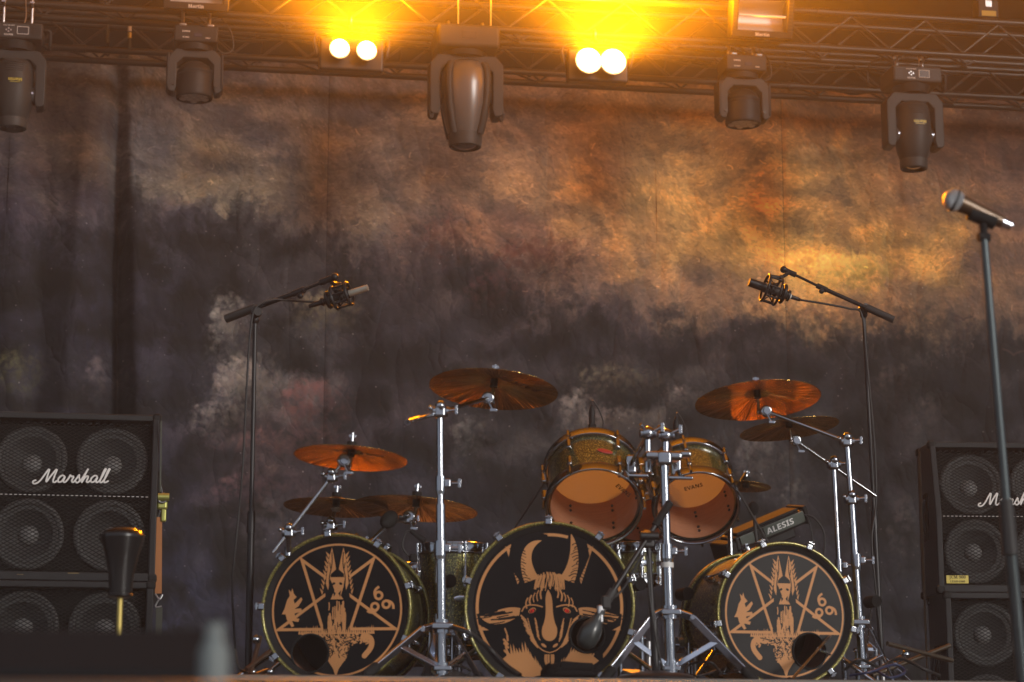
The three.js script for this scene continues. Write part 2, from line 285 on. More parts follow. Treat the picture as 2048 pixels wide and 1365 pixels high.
// ---------------------------------------------------------------- trusses
function truss(label, pc, x0, x1, h, dep, mat) {
  const t = thing('lighting_truss', label, 'truss', V((x0 + x1) / 2, pc.y, pc.z), 0, 'lighting trusses over the stage');
  const L = (x1 - x0), chord = new THREE.CylinderGeometry(0.025, 0.025, L, 16).rotateZ(Math.PI / 2);
  for (const [y, z] of [[0, 0], [h, 0], [0, -dep], [h, -dep]]) { const c = part(t, 'chord', chord, mat); c.position.set(0, y, z); }
  const n = Math.round(L / (h * 2.05)), step = L / n;
  const up = rod(V(-step / 4, 0.02, 0), V(step / 4, h - 0.02, 0), 0.0085, 0.0085, 8), dn = rod(V(-step / 4, h - 0.02, 0), V(step / 4, 0.02, 0), 0.0085, 0.0085, 8);
  const fu = rod(V(-step / 4, 0, 0), V(step / 4, 0, -dep), 0.0085, 0.0085, 8);
  for (let i = 0; i < n; i++) for (const [z, o] of [[0, 0], [-dep, 0.5]]) {
    const x = -L / 2 + (i + o * 0.5) * step;
    part(t, 'brace', dn, mat).position.set(x + step / 4, 0, z);
    if (x + step < L / 2) part(t, 'brace', up, mat).position.set(x + step * 0.75, 0, z);
  }
  for (let i = 0; i < n; i++) part(t, 'brace', fu, mat).position.set(-L / 2 + (i + 0.5) * step, 0, 0);
  for (const x of [-L / 4, L / 8]) for (const [y, z] of [[0, 0], [h, 0]]) part(t, 'coupler', rod(V(x - 0.045, y, z), V(x + 0.045, y, z), 0.031, 0.031, 16), M.alu);
  return t;
}
const TZ = -14.9, RZ = -15.75;
const tp = at(1024, 61, TZ), rp = at(1024, 143, RZ);
truss('front lighting truss carrying the lamps across the top of the frame', tp, -4, 10, 0.27, 0.27, M.alu);
truss('rear lighting truss just above the top hem of the backdrop', rp, -4.1, 10.1, 0.27, 0.25, M.alu);

// power and data cables swagged along the front truss
for (const [x0, x1, y, lab] of [[0.2, 2.4, 0.015, 'black cable swagged along the front truss left of the centre spotlight'], [3.6, 5.8, 0.02, 'black cable sagging along the front truss near the right washlight']]) {
  const pts = []; for (let i = 0; i <= 10; i++) { const s = i / 10; pts.push(V(x0 + (x1 - x0) * s, tp.y - 0.03 - y - 0.05 * Math.abs(Math.sin(s * 9.4)), TZ - 0.27)); }
  single('truss_cable', [tube(pts, 0.009, 70), tube(pts.map((p) => p.clone().add(V(0.1, 0.01, 0.02))), 0.007, 70)], M.cable, lab, 'cable', 'cables on the trusses');
}

// ---------------------------------------------------------------- lamps hung from the truss
function clampTo(t, y, topY, xs, z = 0) { // hook clamps between a fixture's base (at y) and the truss chord
  for (const x of xs) {
    const c = part(t, 'hook_clamp', [new THREE.TorusGeometry(0.034, 0.011, 8, 18, Math.PI * 1.5).rotateY(Math.PI / 2).translate(x, topY, z), rod(V(x, y, z), V(x, topY - 0.03, z), 0.012)], M.steel);
    part(c, 'wing_bolt', [rod(V(x, topY - 0.02, z + 0.03), V(x, topY - 0.02, z + 0.075), 0.006), box(0.03, 0.014, 0.006, x, topY - 0.02, z + 0.078)], M.chromeWorn);
  }
}
function yoke(t, w, top, len, bar, mat, d = 0.11) { // U-shaped bracket; local y down from 0
  const s = new THREE.Shape(), i = w / 2, a = bar;
  s.moveTo(-i + 0.05, top); s.lineTo(i - 0.05, top); s.lineTo(i, top - 0.06); s.lineTo(i, top - len + 0.03); s.quadraticCurveTo(i, top - len, i - 0.03, top - len); s.lineTo(i - a + 0.012, top - len);
  s.lineTo(i - a, top - len + 0.04); s.lineTo(i - a, top - a - 0.05); s.lineTo(i - a - 0.05, top - a); s.lineTo(-i + a + 0.05, top - a); s.lineTo(-i + a, top - a - 0.05); s.lineTo(-i + a, top - len + 0.04);
  s.lineTo(-i + a - 0.012, top - len); s.lineTo(-i + 0.03, top - len); s.quadraticCurveTo(-i, top - len, -i, top - len + 0.03); s.lineTo(-i, top - 0.06); s.closePath();
  return part(t, 'yoke', new THREE.ExtrudeGeometry(s, { depth: d - 0.016, bevelEnabled: true, bevelSize: 0.008, bevelThickness: 0.008, bevelSegments: 2 }).translate(0, 0, -d / 2 + 0.008), mat);
}
function controlPanel(base, z, upside) {
  const p = part(base, 'display', box(0.075, 0.05, 0.004, 0.05, 0, z, 0.001), S(lin(0.02, 0.022, 0.025), 0.2));
  part(p, 'bezel', [box(0.08, 0.004, 0.004, 0.05, 0.027, z + 0.002, 0.001), box(0.08, 0.004, 0.004, 0.05, -0.027, z + 0.002, 0.001), box(0.004, 0.058, 0.004, 0.089, 0, z + 0.002, 0.001), box(0.004, 0.058, 0.004, 0.011, 0, z + 0.002, 0.001)], M.silverText);
  for (const [x, y] of [[-0.05, 0.012], [-0.05, -0.012], [-0.066, 0], [-0.034, 0]]) part(base, 'button', rod(V(x, y, z), V(x, y, z + 0.004), 0.006, 0.006, 10), M.steel);
  part(base, 'lettering', [text('Martin', 0.014).rotateZ(Math.PI).translate(-0.05, -0.036, z + 0.001), text('MENU ESC ENTER', 0.007).rotateZ(Math.PI).translate(-0.05, 0.034, z + 0.001)], M.silverText);
}
function spotHead(px, py, z, label, sc) {
  const p = at(px, py, z), t = thing('moving_head_spotlight', label, 'spotlight', p, 0, 'long moving-head spotlights under the truss'); t.scale.setScalar(sc);
  const base = part(t, 'base', [box(0.38, 0.125, 0.3, 0, 0, 0, 0.018)], M.greyPlastic);
  controlPanel(base, 0.152);
  for (let i = 0; i < 6; i++) part(base, 'vent_slat', box(0.075, 0.006, 0.006, 0.142, 0.034 - i * 0.0135, 0.151, 0.001), M.blackMetal);
  for (let i = 0; i < 6; i++) part(base, 'vent_slat', box(0.06, 0.006, 0.006, -0.142, 0.034 - i * 0.0135, 0.151, 0.001), M.blackMetal);
  part(base, 'side_handle', tube([V(0.19, 0.03, 0.08), V(0.235, 0.02, 0.08), V(0.24, -0.06, 0.06), V(0.235, -0.09, 0.03), V(0.19, -0.06, 0.02)], 0.014, 20), M.blackPlastic);
  part(t, 'pan_bearing', [rod(V(0, -0.12, 0), V(0, -0.06, 0), 0.12, 0.14, 30), rod(V(0, -0.132, 0.0), V(0, -0.115, 0), 0.05)], M.blackPlastic);
  yoke(t, 0.42, -0.13, 0.4, 0.055, M.greyPlastic, 0.15);
  const head = part(t, 'head', lathe([[0.0, -0.175], [0.07, -0.18], [0.115, -0.2], [0.128, -0.24], [0.135, -0.34], [0.138, -0.42], [0.132, -0.5], [0.118, -0.57], [0.104, -0.605], [0.1, -0.625]], 44), M.greyPlastic);
  part(head, 'front_collar', lathe([[0.1, -0.62], [0.103, -0.63], [0.1, -0.685], [0.094, -0.69], [0.088, -0.685], [0.086, -0.63]], 40), M.darkGrey);
  part(head, 'lens', new THREE.SphereGeometry(0.14, 30, 8, 0, Math.PI * 2, 0, 0.66).rotateX(Math.PI).translate(0, -0.545, 0), PH({ color: lin(0.02, 0.022, 0.025), roughness: 0.05, clearcoat: 1 }));
  for (const s of [-1, 1]) { const k = part(t, 'tilt_pivot', [rod(V(s * 0.12, -0.44, 0), V(s * 0.165, -0.44, 0), 0.065, 0.065, 26)], M.darkGrey); part(k, 'bolt', rod(V(s * 0.13, -0.44, 0.07), V(s * 0.13, -0.44, 0.078), 0.008), M.chromeWorn); }
  for (let i = 0; i < 5; i++) { const a = 0.62 - i * 0.04, r = 0.129 + i * 0.0013; part(head, 'cooling_rib', new THREE.TorusGeometry(r, 0.0032, 6, 16, a * 2).rotateX(Math.PI / 2).rotateY(-Math.PI / 2 + a).translate(0, -0.225 - i * 0.016, 0), M.darkGrey); }
  const pl = part(head, 'name_plate', box(0.085, 0.04, 0.006, 0.01, -0.365, 0.136, 0.002), M.blackMetal);
  part(pl, 'lettering', [text('Martin', 0.022, 0.002).rotateZ(Math.PI).translate(0.01, -0.363, 0.139), box(0.07, 0.003, 0.002, 0.01, -0.38, 0.139, 0.0005)], M.yellowText);
  clampTo(t, 0.06, (tp.y - p.y) / sc, [-0.1, 0.1], -0.02);
  part(t, 'power_cable', tube([V(-0.12, 0.05, -0.14), V(-0.2, -0.02, -0.16), V(-0.27, 0.02, -0.18), V(-0.26, 0.16, -0.16), V(-0.18, (tp.y - p.y) / sc + 0.02, -0.1)], 0.008, 30), M.cable);
  part(t, 'safety_cable', tube([V(0.04, 0.06, 0.05), V(0.06, 0.14, 0.03), V(0.05, (tp.y - p.y) / sc + 0.03, 0)], 0.004, 12, 5), M.steel);
  return t;
}
spotHead(33, 74, TZ + 0.03, 'grey moving-head spotlight cut off by the left edge of the picture', 0.94);
spotHead(1822, 160, TZ - 0.1, 'grey moving-head spotlight hanging at the right, above the vocal microphone', 0.98);

function washHead(px, py, z, label) {
  const p = at(px, py, z), t = thing('moving_head_washlight', label, 'washlight', p, 0, 'short washlights with honeycomb lenses');
  const base = part(t, 'base', [box(0.3, 0.12, 0.26, 0, 0, 0, 0.014)], M.blackPlastic);
  part(base, 'display', box(0.055, 0.024, 0.004, 0.012, -0.012, 0.131, 0.001), S(lin(0.02, 0.025, 0.05), 0.2));
  for (const x of [-0.09, 0.095]) part(base, 'base_handle', [box(0.052, 0.026, 0.02, x, 0.06, 0.12, 0.01), box(0.04, 0.012, 0.024, x, 0.06, 0.124, 0.004)], M.steel);
  part(base, 'lettering', [text('POWER', 0.011).rotateZ(Math.PI).translate(-0.07, 0.012, 0.13), text('DMX IN', 0.009).rotateZ(Math.PI).translate(-0.07, -0.03, 0.13), text('THRU', 0.009).rotateZ(Math.PI).translate(0.08, -0.03, 0.13)], M.silverText);
  part(t, 'pan_bearing', rod(V(0, -0.1, 0), V(0, -0.055, 0), 0.11, 0.12, 28), M.blackPlastic);
  yoke(t, 0.355, -0.1, 0.29, 0.045, M.darkGrey, 0.13);
  for (const s of [-1, 1]) { part(t, 'arm_cover', box(0.02, 0.25, 0.14, s * 0.183, -0.245, 0, 0.009), M.blackPlastic); const k = part(t, 'tilt_pivot', rod(V(s * 0.11, -0.34, 0), V(s * 0.15, -0.34, 0), 0.03, 0.03, 20), M.darkGrey); part(k, 'bolt', rod(V(s * 0.14, -0.345, 0.065), V(s * 0.14, -0.345, 0.075), 0.011), M.alu); }
  const head = part(t, 'head', lathe([[0, -0.17], [0.06, -0.172], [0.1, -0.2], [0.118, -0.235], [0.122, -0.24], [0.122, -0.25], [0.117, -0.254], [0.117, -0.262], [0.122, -0.266], [0.122, -0.276], [0.117, -0.28], [0.124, -0.29], [0.127, -0.41], [0.124, -0.425], [0.112, -0.428], [0.11, -0.41]], 44), M.blackPlastic);
  part(head, 'lens_plate', new THREE.CylinderGeometry(0.11, 0.11, 0.008, 36).translate(0, -0.41, 0), M.blackMetal);
  const glass = PH({ color: lin(0.6, 0.56, 0.52), roughness: 0.25, metalness: 0.1, clearcoat: 1, clearcoatRoughness: 0.03 });
  const cell = new THREE.SphereGeometry(0.0285, 14, 8, 0, Math.PI * 2, 0, Math.PI / 2).scale(1, 0.5, 1).rotateX(Math.PI);
  const spots = [[0, 0]]; for (let i = 0; i < 6; i++) spots.push([0.052 * Math.cos(i * 1.0472), 0.052 * Math.sin(i * 1.0472)]); for (let i = 0; i < 6; i++) spots.push([0.085 * Math.cos(i * 1.0472 + 0.5236), 0.085 * Math.sin(i * 1.0472 + 0.5236)]);
  for (const [x, zz] of spots) part(head, 'lens', cell, glass).position.set(x, -0.414, zz);
  part(t, 'power_cable', tube([V(0.1, 0.04, -0.12), V(0.19, -0.04, -0.14), V(0.26, 0.0, -0.16), V(0.24, 0.12, -0.14), V(0.16, tp.y - p.y + 0.02, -0.1)], 0.007, 30), M.cable);
  clampTo(t, 0.055, tp.y - p.y, [-0.09, 0.09], -0.02);
  return t;
}
washHead(391, 79, TZ + 0.02, 'black washlight with honeycomb lenses left of the left twin lamp');
washHead(1484, 136, TZ - 0.05, 'black washlight with honeycomb lenses under the strobe light');

{ // the large faceted moving head in the middle
  const p = at(931, 92, TZ + 0.02), t = thing('large_moving_head', 'large faceted moving-head lamp hanging between the two glowing twin lamps', 'spotlight', p);
  const base = part(t, 'base', [box(0.44, 0.17, 0.36, 0, 0.02, 0, 0.03)], M.greyPlastic);
  part(base, 'display', box(0.1, 0.05, 0.004, 0, 0.02, 0.181, 0.001), S(lin(0.02, 0.022, 0.025), 0.2));
  part(t, 'pan_bearing', rod(V(0, -0.1, 0), V(0, -0.05, 0), 0.14, 0.16, 30), M.blackPlastic);
  yoke(t, 0.5, -0.1, 0.42, 0.06, M.greyPlastic, 0.16);
  const prof = [[0, -0.12], [0.1, -0.125], [0.15, -0.16], [0.175, -0.22], [0.18, -0.32], [0.168, -0.45], [0.14, -0.58], [0.115, -0.66]];
  const head = part(t, 'head', lathe(prof, 44), PH({ color: lin(0.075, 0.07, 0.066), roughness: 0.3, clearcoat: 0.35, clearcoatRoughness: 0.25 }));
  for (let i = 0; i < 4; i++) { // raised side rails that follow the shell
    const a = Math.PI / 4 + i * Math.PI / 2, pts = prof.slice(2).map(([r, y]) => V(Math.cos(a) * (r + 0.008), y, Math.sin(a) * (r + 0.008)));
    const g = tube(pts, 0.03, 24, 4).translate(0, 0, 0); part(head, 'side_rail', g, M.greyPlastic);
  }
  part(head, 'front_collar', lathe([[0.118, -0.64], [0.12, -0.65], [0.112, -0.735], [0.104, -0.742], [0.098, -0.735], [0.1, -0.65]], 40), M.darkGrey);
  part(head, 'lens', new THREE.SphereGeometry(0.16, 30, 8, 0, Math.PI * 2, 0, 0.66).rotateX(Math.PI).translate(0, -0.59, 0), PH({ color: lin(0.02, 0.022, 0.025), roughness: 0.05, clearcoat: 1 }));
  for (const s of [-1, 1]) {
    part(t, 'tilt_pivot', rod(V(s * 0.16, -0.38, 0), V(s * 0.21, -0.38, 0), 0.06, 0.06, 24), M.darkGrey);
    part(t, 'lever', [rod(V(s * 0.2, -0.42, 0.05), V(s * 0.245, -0.56, 0.06), 0.014, 0.011), rod(V(s * 0.245, -0.56, 0.06), V(s * 0.262, -0.5, 0.06), 0.01)], M.blackPlastic);
  }
  clampTo(t, 0.1, tp.y - p.y, [-0.12, 0.12], -0.02);
  for (const x of [-0.06, 0.17]) part(t, 'safety_strap', rod(V(x, 0.1, 0.05), V(x, tp.y - p.y + 0.3, 0.05), 0.006), M.gold);
}

// ---- twin blinder lamps: the glowing lenses and their light
const AMBER = lin(1, 0.28, 0.002);
function blinder(pxs, py, r, label, dirx, I) {
  const z = TZ + 0.22, a = at(pxs[0], py[0], z), b = at(pxs[1], py[1], z), c = lerp(a, b, 0.5);
  const t = thing('twin_blinder_lamp', label, 'stage lamp', c, 0, 'glowing twin lamps on the truss');
  const w = a.distanceTo(b);
  part(t, 'housing', box(w + 0.26, 0.24, 0.1, 0, 0, -0.13, 0.02), M.blackMetal);
  part(t, 'yoke', tube([V(-w / 2 - 0.15, 0, -0.12), V(-w / 2 - 0.15, 0.14, -0.12), V(0, 0.17, -0.12), V(w / 2 + 0.15, 0.14, -0.12), V(w / 2 + 0.15, 0, -0.12)], 0.012, 40), M.blackMetal);
  for (const q of [a, b]) {
    const l = q.clone().sub(c), k = part(t, 'lamp_can', lathe([[r * 0.8, -0.08], [r + 0.01, -0.02], [r + 0.016, 0.005], [r + 0.012, 0.008], [r + 0.004, -0.01], [r * 0.7, -0.07]], 36).rotateX(Math.PI / 2).translate(l.x, l.y, l.z), M.steel);
    part(k, 'glowing_lamp_lens', new THREE.SphereGeometry(r * 1.6, 26, 8, 0, Math.PI * 2, 0, 0.675).rotateX(Math.PI / 2).translate(l.x, l.y, l.z - r * 1.25), S(lin(0.3, 0.2, 0.1), 0.4, 0, { emissive: lin(1, 0.62, 0.2), emissiveIntensity: 60 }));
    for (const [cd, slope, ang, pen, nm] of [[I * 1.35, 5, 1.42, 1, 'blinder_beam'], [I * 0.14, 1.2, 1.05, 1, 'blinder_spill']]) { // the reflector's beam, tipped up over the crowd, and the bare filament's spill
      const s = new THREE.SpotLight(AMBER, cd, 0, ang, pen, 2);
      s.position.copy(q).add(V(0, 0, r * 0.5 + 0.02)); s.target.position.copy(q).add(V(dirx, slope, 4)); s.shadow.radius = 3.2; s.castShadow = true; s.name = nm;
      scene.add(s, s.target);
    }
  }
  part(t, 'pipe_clamp', [rod(V(0, 0.16, -0.12), V(0, tp.y - c.y - 0.02, -0.2), 0.012), new THREE.TorusGeometry(0.034, 0.011, 8, 18).rotateY(Math.PI / 2).translate(0, tp.y - c.y, -0.22)], M.steel);
}
blinder([679, 733], [98, 102], 0.055, 'smaller glowing pair of amber lamps at the upper left of centre', -0.1, 1050);
blinder([1177, 1226], [122, 124], 0.078, 'brighter glowing pair of amber lamps right of the centre spotlight', 0.1, 1750);

// ---- strobes
function strobe(px, py, z, label) {
  const p = at(px, py, z), t = thing('strobe_light', label, 'strobe', p, -0.03, 'strobe lights on the truss'); t.rotation.x = 0.3;
  part(t, 'housing', [box(0.44, 0.035, 0.16, 0, 0.135, -0.05, 0.008), box(0.44, 0.05, 0.16, 0, -0.13, -0.05, 0.008), box(0.045, 0.26, 0.16, -0.2, 0, -0.05, 0.008), box(0.045, 0.26, 0.16, 0.2, 0, -0.05, 0.008), box(0.42, 0.26, 0.02, 0, 0, -0.13, 0.004)], M.blackPlastic);
  const g = new THREE.CylinderGeometry(0.125, 0.125, 0.36, 30, 1, true, Math.PI / 2, Math.PI).rotateZ(Math.PI / 2).scale(1, 1, 0.8);
  const rf = mesh('reflector', g.rotateY(0), S(lin(0.75, 0.74, 0.72), 0.3, 0.55)); t.add(rf); rf.position.z = -0.02; rf.rotation.x = 0;
  part(t, 'flash_tube', [rod(V(-0.17, 0.0, 0.0), V(0.17, 0, 0.0), 0.009)], S(lin(0.8, 0.8, 0.78), 0.15));
  part(t, 'front_glass', new THREE.PlaneGeometry(0.36, 0.23).translate(0, 0.004, 0.02), M.clearHead);
  for (const s of [-1, 1]) for (let i = 0; i < 9; i++) part(t, 'vent_slat', box(0.026, 0.005, 0.006, s * 0.2, 0.1 - i * 0.025, 0.031, 0.001), M.darkGrey);
  part(t, 'lettering', text('Martin', 0.022, 0.002, fontSerif).translate(0, -0.13, 0.0305), M.white);
  part(t, 'bracket', [rod(V(0, 0.15, -0.08), V(0, 0.3, -0.18), 0.014), new THREE.TorusGeometry(0.034, 0.011, 8, 18).rotateY(Math.PI / 2).translate(0, 0.33, -0.2)], M.steel);
}
strobe(1525, 32, TZ + 0.24, 'strobe light with a bright reflector window at the top right of centre');
strobe(393, -26, TZ + 0.24, 'strobe light cut off by the top edge at the upper left');
{ // chain-hoist box far right
  const p = at(1972, 22, TZ - 0.1), t = thing('motor_controller_box', 'small dark box with a yellow label on the truss in the top right corner', 'box', p);
  part(t, 'body', box(0.16, 0.14, 0.12, 0, 0, 0, 0.01), M.blackPlastic);
  part(t, 'yellow_label', box(0.11, 0.04, 0.003, 0, -0.04, 0.061, 0.001), S(lin(0.45, 0.3, 0.04), 0.6));
  part(t, 'socket_frame', [box(0.05, 0.05, 0.004, 0, 0.035, 0.062, 0.002)], M.steel);
}
for (const [px, py, lab] of [[214, 60, 'pale web sling hanging from the rear truss above the deep fold'], [259, 72, 'white and yellow tagged sling on the rear truss beside the left washlight']]) {
  const a = at(px, py - 28, RZ + 0.1), b = at(px, py + 26, RZ + 0.1), t = thing('truss_sling', lab, 'sling', b);
  wpart(t, 'webbing', rod(a, b, 0.011), M.strapGrey); if (px > 230) { wpart(t, 'tag', rod(lerp(a, b, 0.05), lerp(a, b, 0.35), 0.014), M.white); wpart(t, 'yellow_tag', rod(lerp(a, b, 0.4), lerp(a, b, 0.6), 0.014), M.gold); }
}

// ---------------------------------------------------------------- guitar cabinets
const script = [ // pen strokes of the badge lettering, x-height 1
  [[-0.5, 0.38], [-0.85, 0.2], [-0.75, -0.1], [-0.3, -0.05], [0.1, 0.5], [0.5, 1.5], [0.75, 1.9], [0.75, 1.0], [0.8, 0.1], [1.2, 1.0], [1.7, 1.9], [1.65, 1.0], [1.65, 0.2], [1.9, 0.05], [2.15, 0.3]],
  [[3.0, 0.85], [2.6, 1.0], [2.25, 0.6], [2.35, 0.1], [2.75, 0.2], [3.0, 0.85], [2.95, 0.2], [3.2, 0.08], [3.45, 0.45], [3.65, 1.1], [3.75, 0.85], [4.1, 0.85], [4.0, 0.3], [4.2, 0.06], [4.4, 0.3], [4.75, 1.1], [4.8, 0.8], [5.0, 0.3], [4.75, 0], [4.5, 0.2]],
  [[4.85, 0.05], [5.2, 0.5], [5.6, 1.75], [5.7, 1.95], [5.55, 1.5], [5.3, 0.02], [5.55, 0.7], [5.85, 0.95], [5.95, 0.7], [5.9, 0.2], [6.1, 0.06], [6.35, 0.3]],
  [[7.15, 0.85], [6.75, 1.0], [6.4, 0.6], [6.5, 0.1], [6.9, 0.2], [7.15, 0.85], [7.1, 0.2], [7.3, 0.06], [7.6, 0.5], [7.9, 1.7], [7.95, 2.0], [7.75, 1.7], [7.6, 0.3], [7.8, 0.04], [8.1, 0.5], [8.4, 1.7], [8.45, 2.0], [8.25, 1.7], [8.1, 0.3], [8.3, 0.04], [8.7, 0.3]]];
function badge(k) { return script.map((s) => tube(s.map(([x, y]) => V((x - 3.9 + y * 0.22) * k, (y - 0.8) * k + x * k * 0.02, 0)), k * 0.13, s.length * 6, 6).scale(1, 1, 0.7)); }
function cabinet(p, turn, label, opt = {}) {
  const W = 0.77, H = 0.755, D = 0.365, T = 0.03, t = thing('guitar_cabinet', label, 'cabinet', p, turn, 'stacked guitar cabinets'), sl = opt.slant ? 0.085 : 0;
  const f = (y) => y < H / 2 ? 0 : -(y - H / 2) / (H / 2) * sl;               // the front leans back above the middle
  const side = new THREE.Shape(); side.moveTo(-D, 0); side.lineTo(0, 0); side.lineTo(0, H / 2); side.lineTo(-sl, H); side.lineTo(-D, H); side.closePath();
  const sg = new THREE.ExtrudeGeometry(side, { depth: T - 0.012, bevelEnabled: true, bevelSize: 0.006, bevelThickness: 0.006, bevelSegments: 2 }).rotateY(-Math.PI / 2);
  part(t, 'side_panel', sg.clone().translate(-W / 2 + T - 0.006, 0, 0), M.tolex); part(t, 'side_panel', sg.clone().translate(W / 2 - 0.006, 0, 0), M.tolex);
  part(t, 'top_panel', box(W - 2 * T + 0.004, T, D - sl + 0.004, 0, H - T / 2 + 0.004, -sl - (D - sl) / 2, 0.006), M.tolex);
  part(t, 'bottom_panel', box(W - 2 * T + 0.004, T * 1.3, D + 0.004, 0, T * 0.65 - 0.004, -D / 2, 0.006), M.tolex);
  part(t, 'back_panel', box(W - 0.05, H - 0.04, 0.02, 0, H / 2, -D + 0.014, 0.004), M.tolex);
  const set = 0.05, ang = Math.atan(sl / (H / 2)), half = (H / 2) / Math.cos(ang);
  for (const up of [0, 1]) {
    const a = up ? -ang : 0, hh = (up ? half : H / 2) - T - 0.005;
    const pl = (g) => g.rotateX(a).translate(0, up ? H / 2 : 0.0, 0);
    const y0 = up ? 0.004 : T + 0.008;
    const bs = new THREE.Shape(), bw = W / 2 - T - 0.002; bs.moveTo(-bw, y0); bs.lineTo(bw, y0); bs.lineTo(bw, y0 + hh); bs.lineTo(-bw, y0 + hh); bs.closePath();
    for (const s of [-1, 1]) { const hp = new THREE.Path(); hp.absarc(s * 0.178, y0 + hh / 2 + (up ? 0.006 : -0.004), 0.146, 0, Math.PI * 2, true); bs.holes.push(hp); }
    part(t, 'baffle', pl(new THREE.ExtrudeGeometry(bs, { depth: 0.018, bevelEnabled: false, curveSegments: 30 }).translate(0, 0, -set - 0.036)), M.baffle);
    for (const s of [-1, 1]) {
      const c = V(s * 0.178, y0 + hh / 2 + (up ? 0.006 : -0.004), -set - 0.018), R = 0.145;
      const L = (pts, n = 44) => pl(lathe(pts, n).rotateX(Math.PI / 2).translate(c.x, c.y, c.z));
      const sp = part(t, 'speaker', L([[R + 0.012, 0.0], [R + 0.014, 0.012], [R, 0.015], [R - 0.012, 0.012], [R - 0.014, 0.006]]), M.coneRing);
      part(sp, 'surround', L([[R - 0.014, 0.006], [R - 0.02, 0.012], [R - 0.026, 0.004], [R - 0.032, 0.011], [R - 0.038, 0.003]]), M.coneRing);
      part(sp, 'cone', L([[R - 0.037, 0.003], [0.09, -0.016], [0.065, -0.03], [0.044, -0.046]]), M.cone);
      part(sp, 'dust_cap', L([[0.045, -0.045], [0.041, -0.036], [0.03, -0.026], [0.014, -0.02], [0, -0.0185]], 30), M.dustCap);
    }
    // expanded-metal grille: two families of slanted wires, woven
    const bars = [], gw = W - 2 * T - 0.012, gh = hh, px = 0.031, sx = 0.56;
    for (const d of [-1, 1]) for (let x = -gw / 2 - gh / sx; x < gw / 2 + gh / sx; x += px) {
      let xa = x, ya = 0, xb = x + d * gh / sx, yb = gh; const m = d * sx;
      const cl = (X) => (X - x) * m;
      if (xa < -gw / 2) { ya = cl(-gw / 2); xa = -gw / 2; } if (xa > gw / 2) { ya = cl(gw / 2); xa = gw / 2; }
      if (xb < -gw / 2) { yb = cl(-gw / 2); xb = -gw / 2; } if (xb > gw / 2) { yb = cl(gw / 2); xb = gw / 2; }
      if (ya < 0 || ya > gh || yb < 0 || yb > gh || yb - ya < 0.006) continue;
      bars.push(pl(rod(V(xa, y0 + ya, -0.026 + d * 0.0012), V(xb, y0 + yb, -0.026 + d * 0.0012), 0.0018, 0.0018, 4, true)));
    }
    const gr = part(t, 'grille', bars, M.grille); gr.userData.kind = 'stuff';
    if (up) {
      if (opt.slant) part(t, 'badge', badge(0.0345).map((g) => pl(g.translate(opt.badge ?? 0.0, 0.085, -0.012))), M.white);
      if (opt.slant) { const dots = []; for (let i = 0; i < 34; i++) dots.push(pl(box(0.011, 0.003, 0.003, -gw / 2 + (i + 0.5) * gw / 34, 0.003, -0.02, 0.0008))); const p0 = part(t, 'front_piping', dots, M.silverText); p0.userData.kind = 'stuff'; }
    }
  }
  const corner = box(0.042, 0.042, 0.042, 0, 0, 0, 0.014);
  for (const sx of [-1, 1]) for (const [y, z] of [[0.012, -0.012], [H - 0.01, -sl - 0.01], [0.012, -D + 0.012], [H - 0.01, -D + 0.012]]) part(t, 'corner_cap', corner, M.rubber).position.set(sx * (W / 2 - 0.012), y, z);
  for (const sx of [-1, 1]) { const h = part(t, 'side_handle', box(0.006, 0.24, 0.1, sx * (W / 2 + 0.002), H * 0.52, -D * 0.55, 0.003), M.rubber); part(h, 'grip', tube([V(sx * (W / 2 + 0.004), H * 0.52 - 0.09, -D * 0.55), V(sx * (W / 2 + 0.022), H * 0.52, -D * 0.55), V(sx * (W / 2 + 0.004), H * 0.52 + 0.09, -D * 0.55)], 0.011, 16), M.blackMetal); }
  for (const [x, y, w] of opt.wear ?? []) part(t, 'worn_patch', box(w, 0.006, 0.003, x, y, f(y) + 0.0005, 0.001), S(lin(0.3, 0.22, 0.09), 0.8));
  if (opt.plate) { const q = part(t, 'model_plate', box(0.11, 0.04, 0.004, -W / 2 + 0.1, 0.062, -0.018, 0.001), S(lin(0.6, 0.48, 0.12), 0.35, 0.5)); part(q, 'lettering', [text('JCM 900', 0.015, 0.0012, fontSerif).translate(-W / 2 + 0.1, 0.071, -0.0157), text('LEAD-1960', 0.01, 0.0012, fontSerif).translate(-W / 2 + 0.1, 0.052, -0.0157)], S(lin(0.1, 0.07, 0.01), 0.6)); }
  if (opt.castors) for (const sx of [-1, 1]) for (const z of [-0.06, -D + 0.06]) { const k = part(t, 'castor', [rod(V(sx * 0.3 - 0.014, 0.042 - p.y, z), V(sx * 0.3 + 0.014, 0.042 - p.y, z), 0.04, 0.04, 18)], M.rubber); part(k, 'fork', box(0.045, p.y - 0.035, 0.05, sx * 0.3, -(p.y - 0.035) / 2, z, 0.005), M.steel); }
  return t;
}
const CH = 0.765;
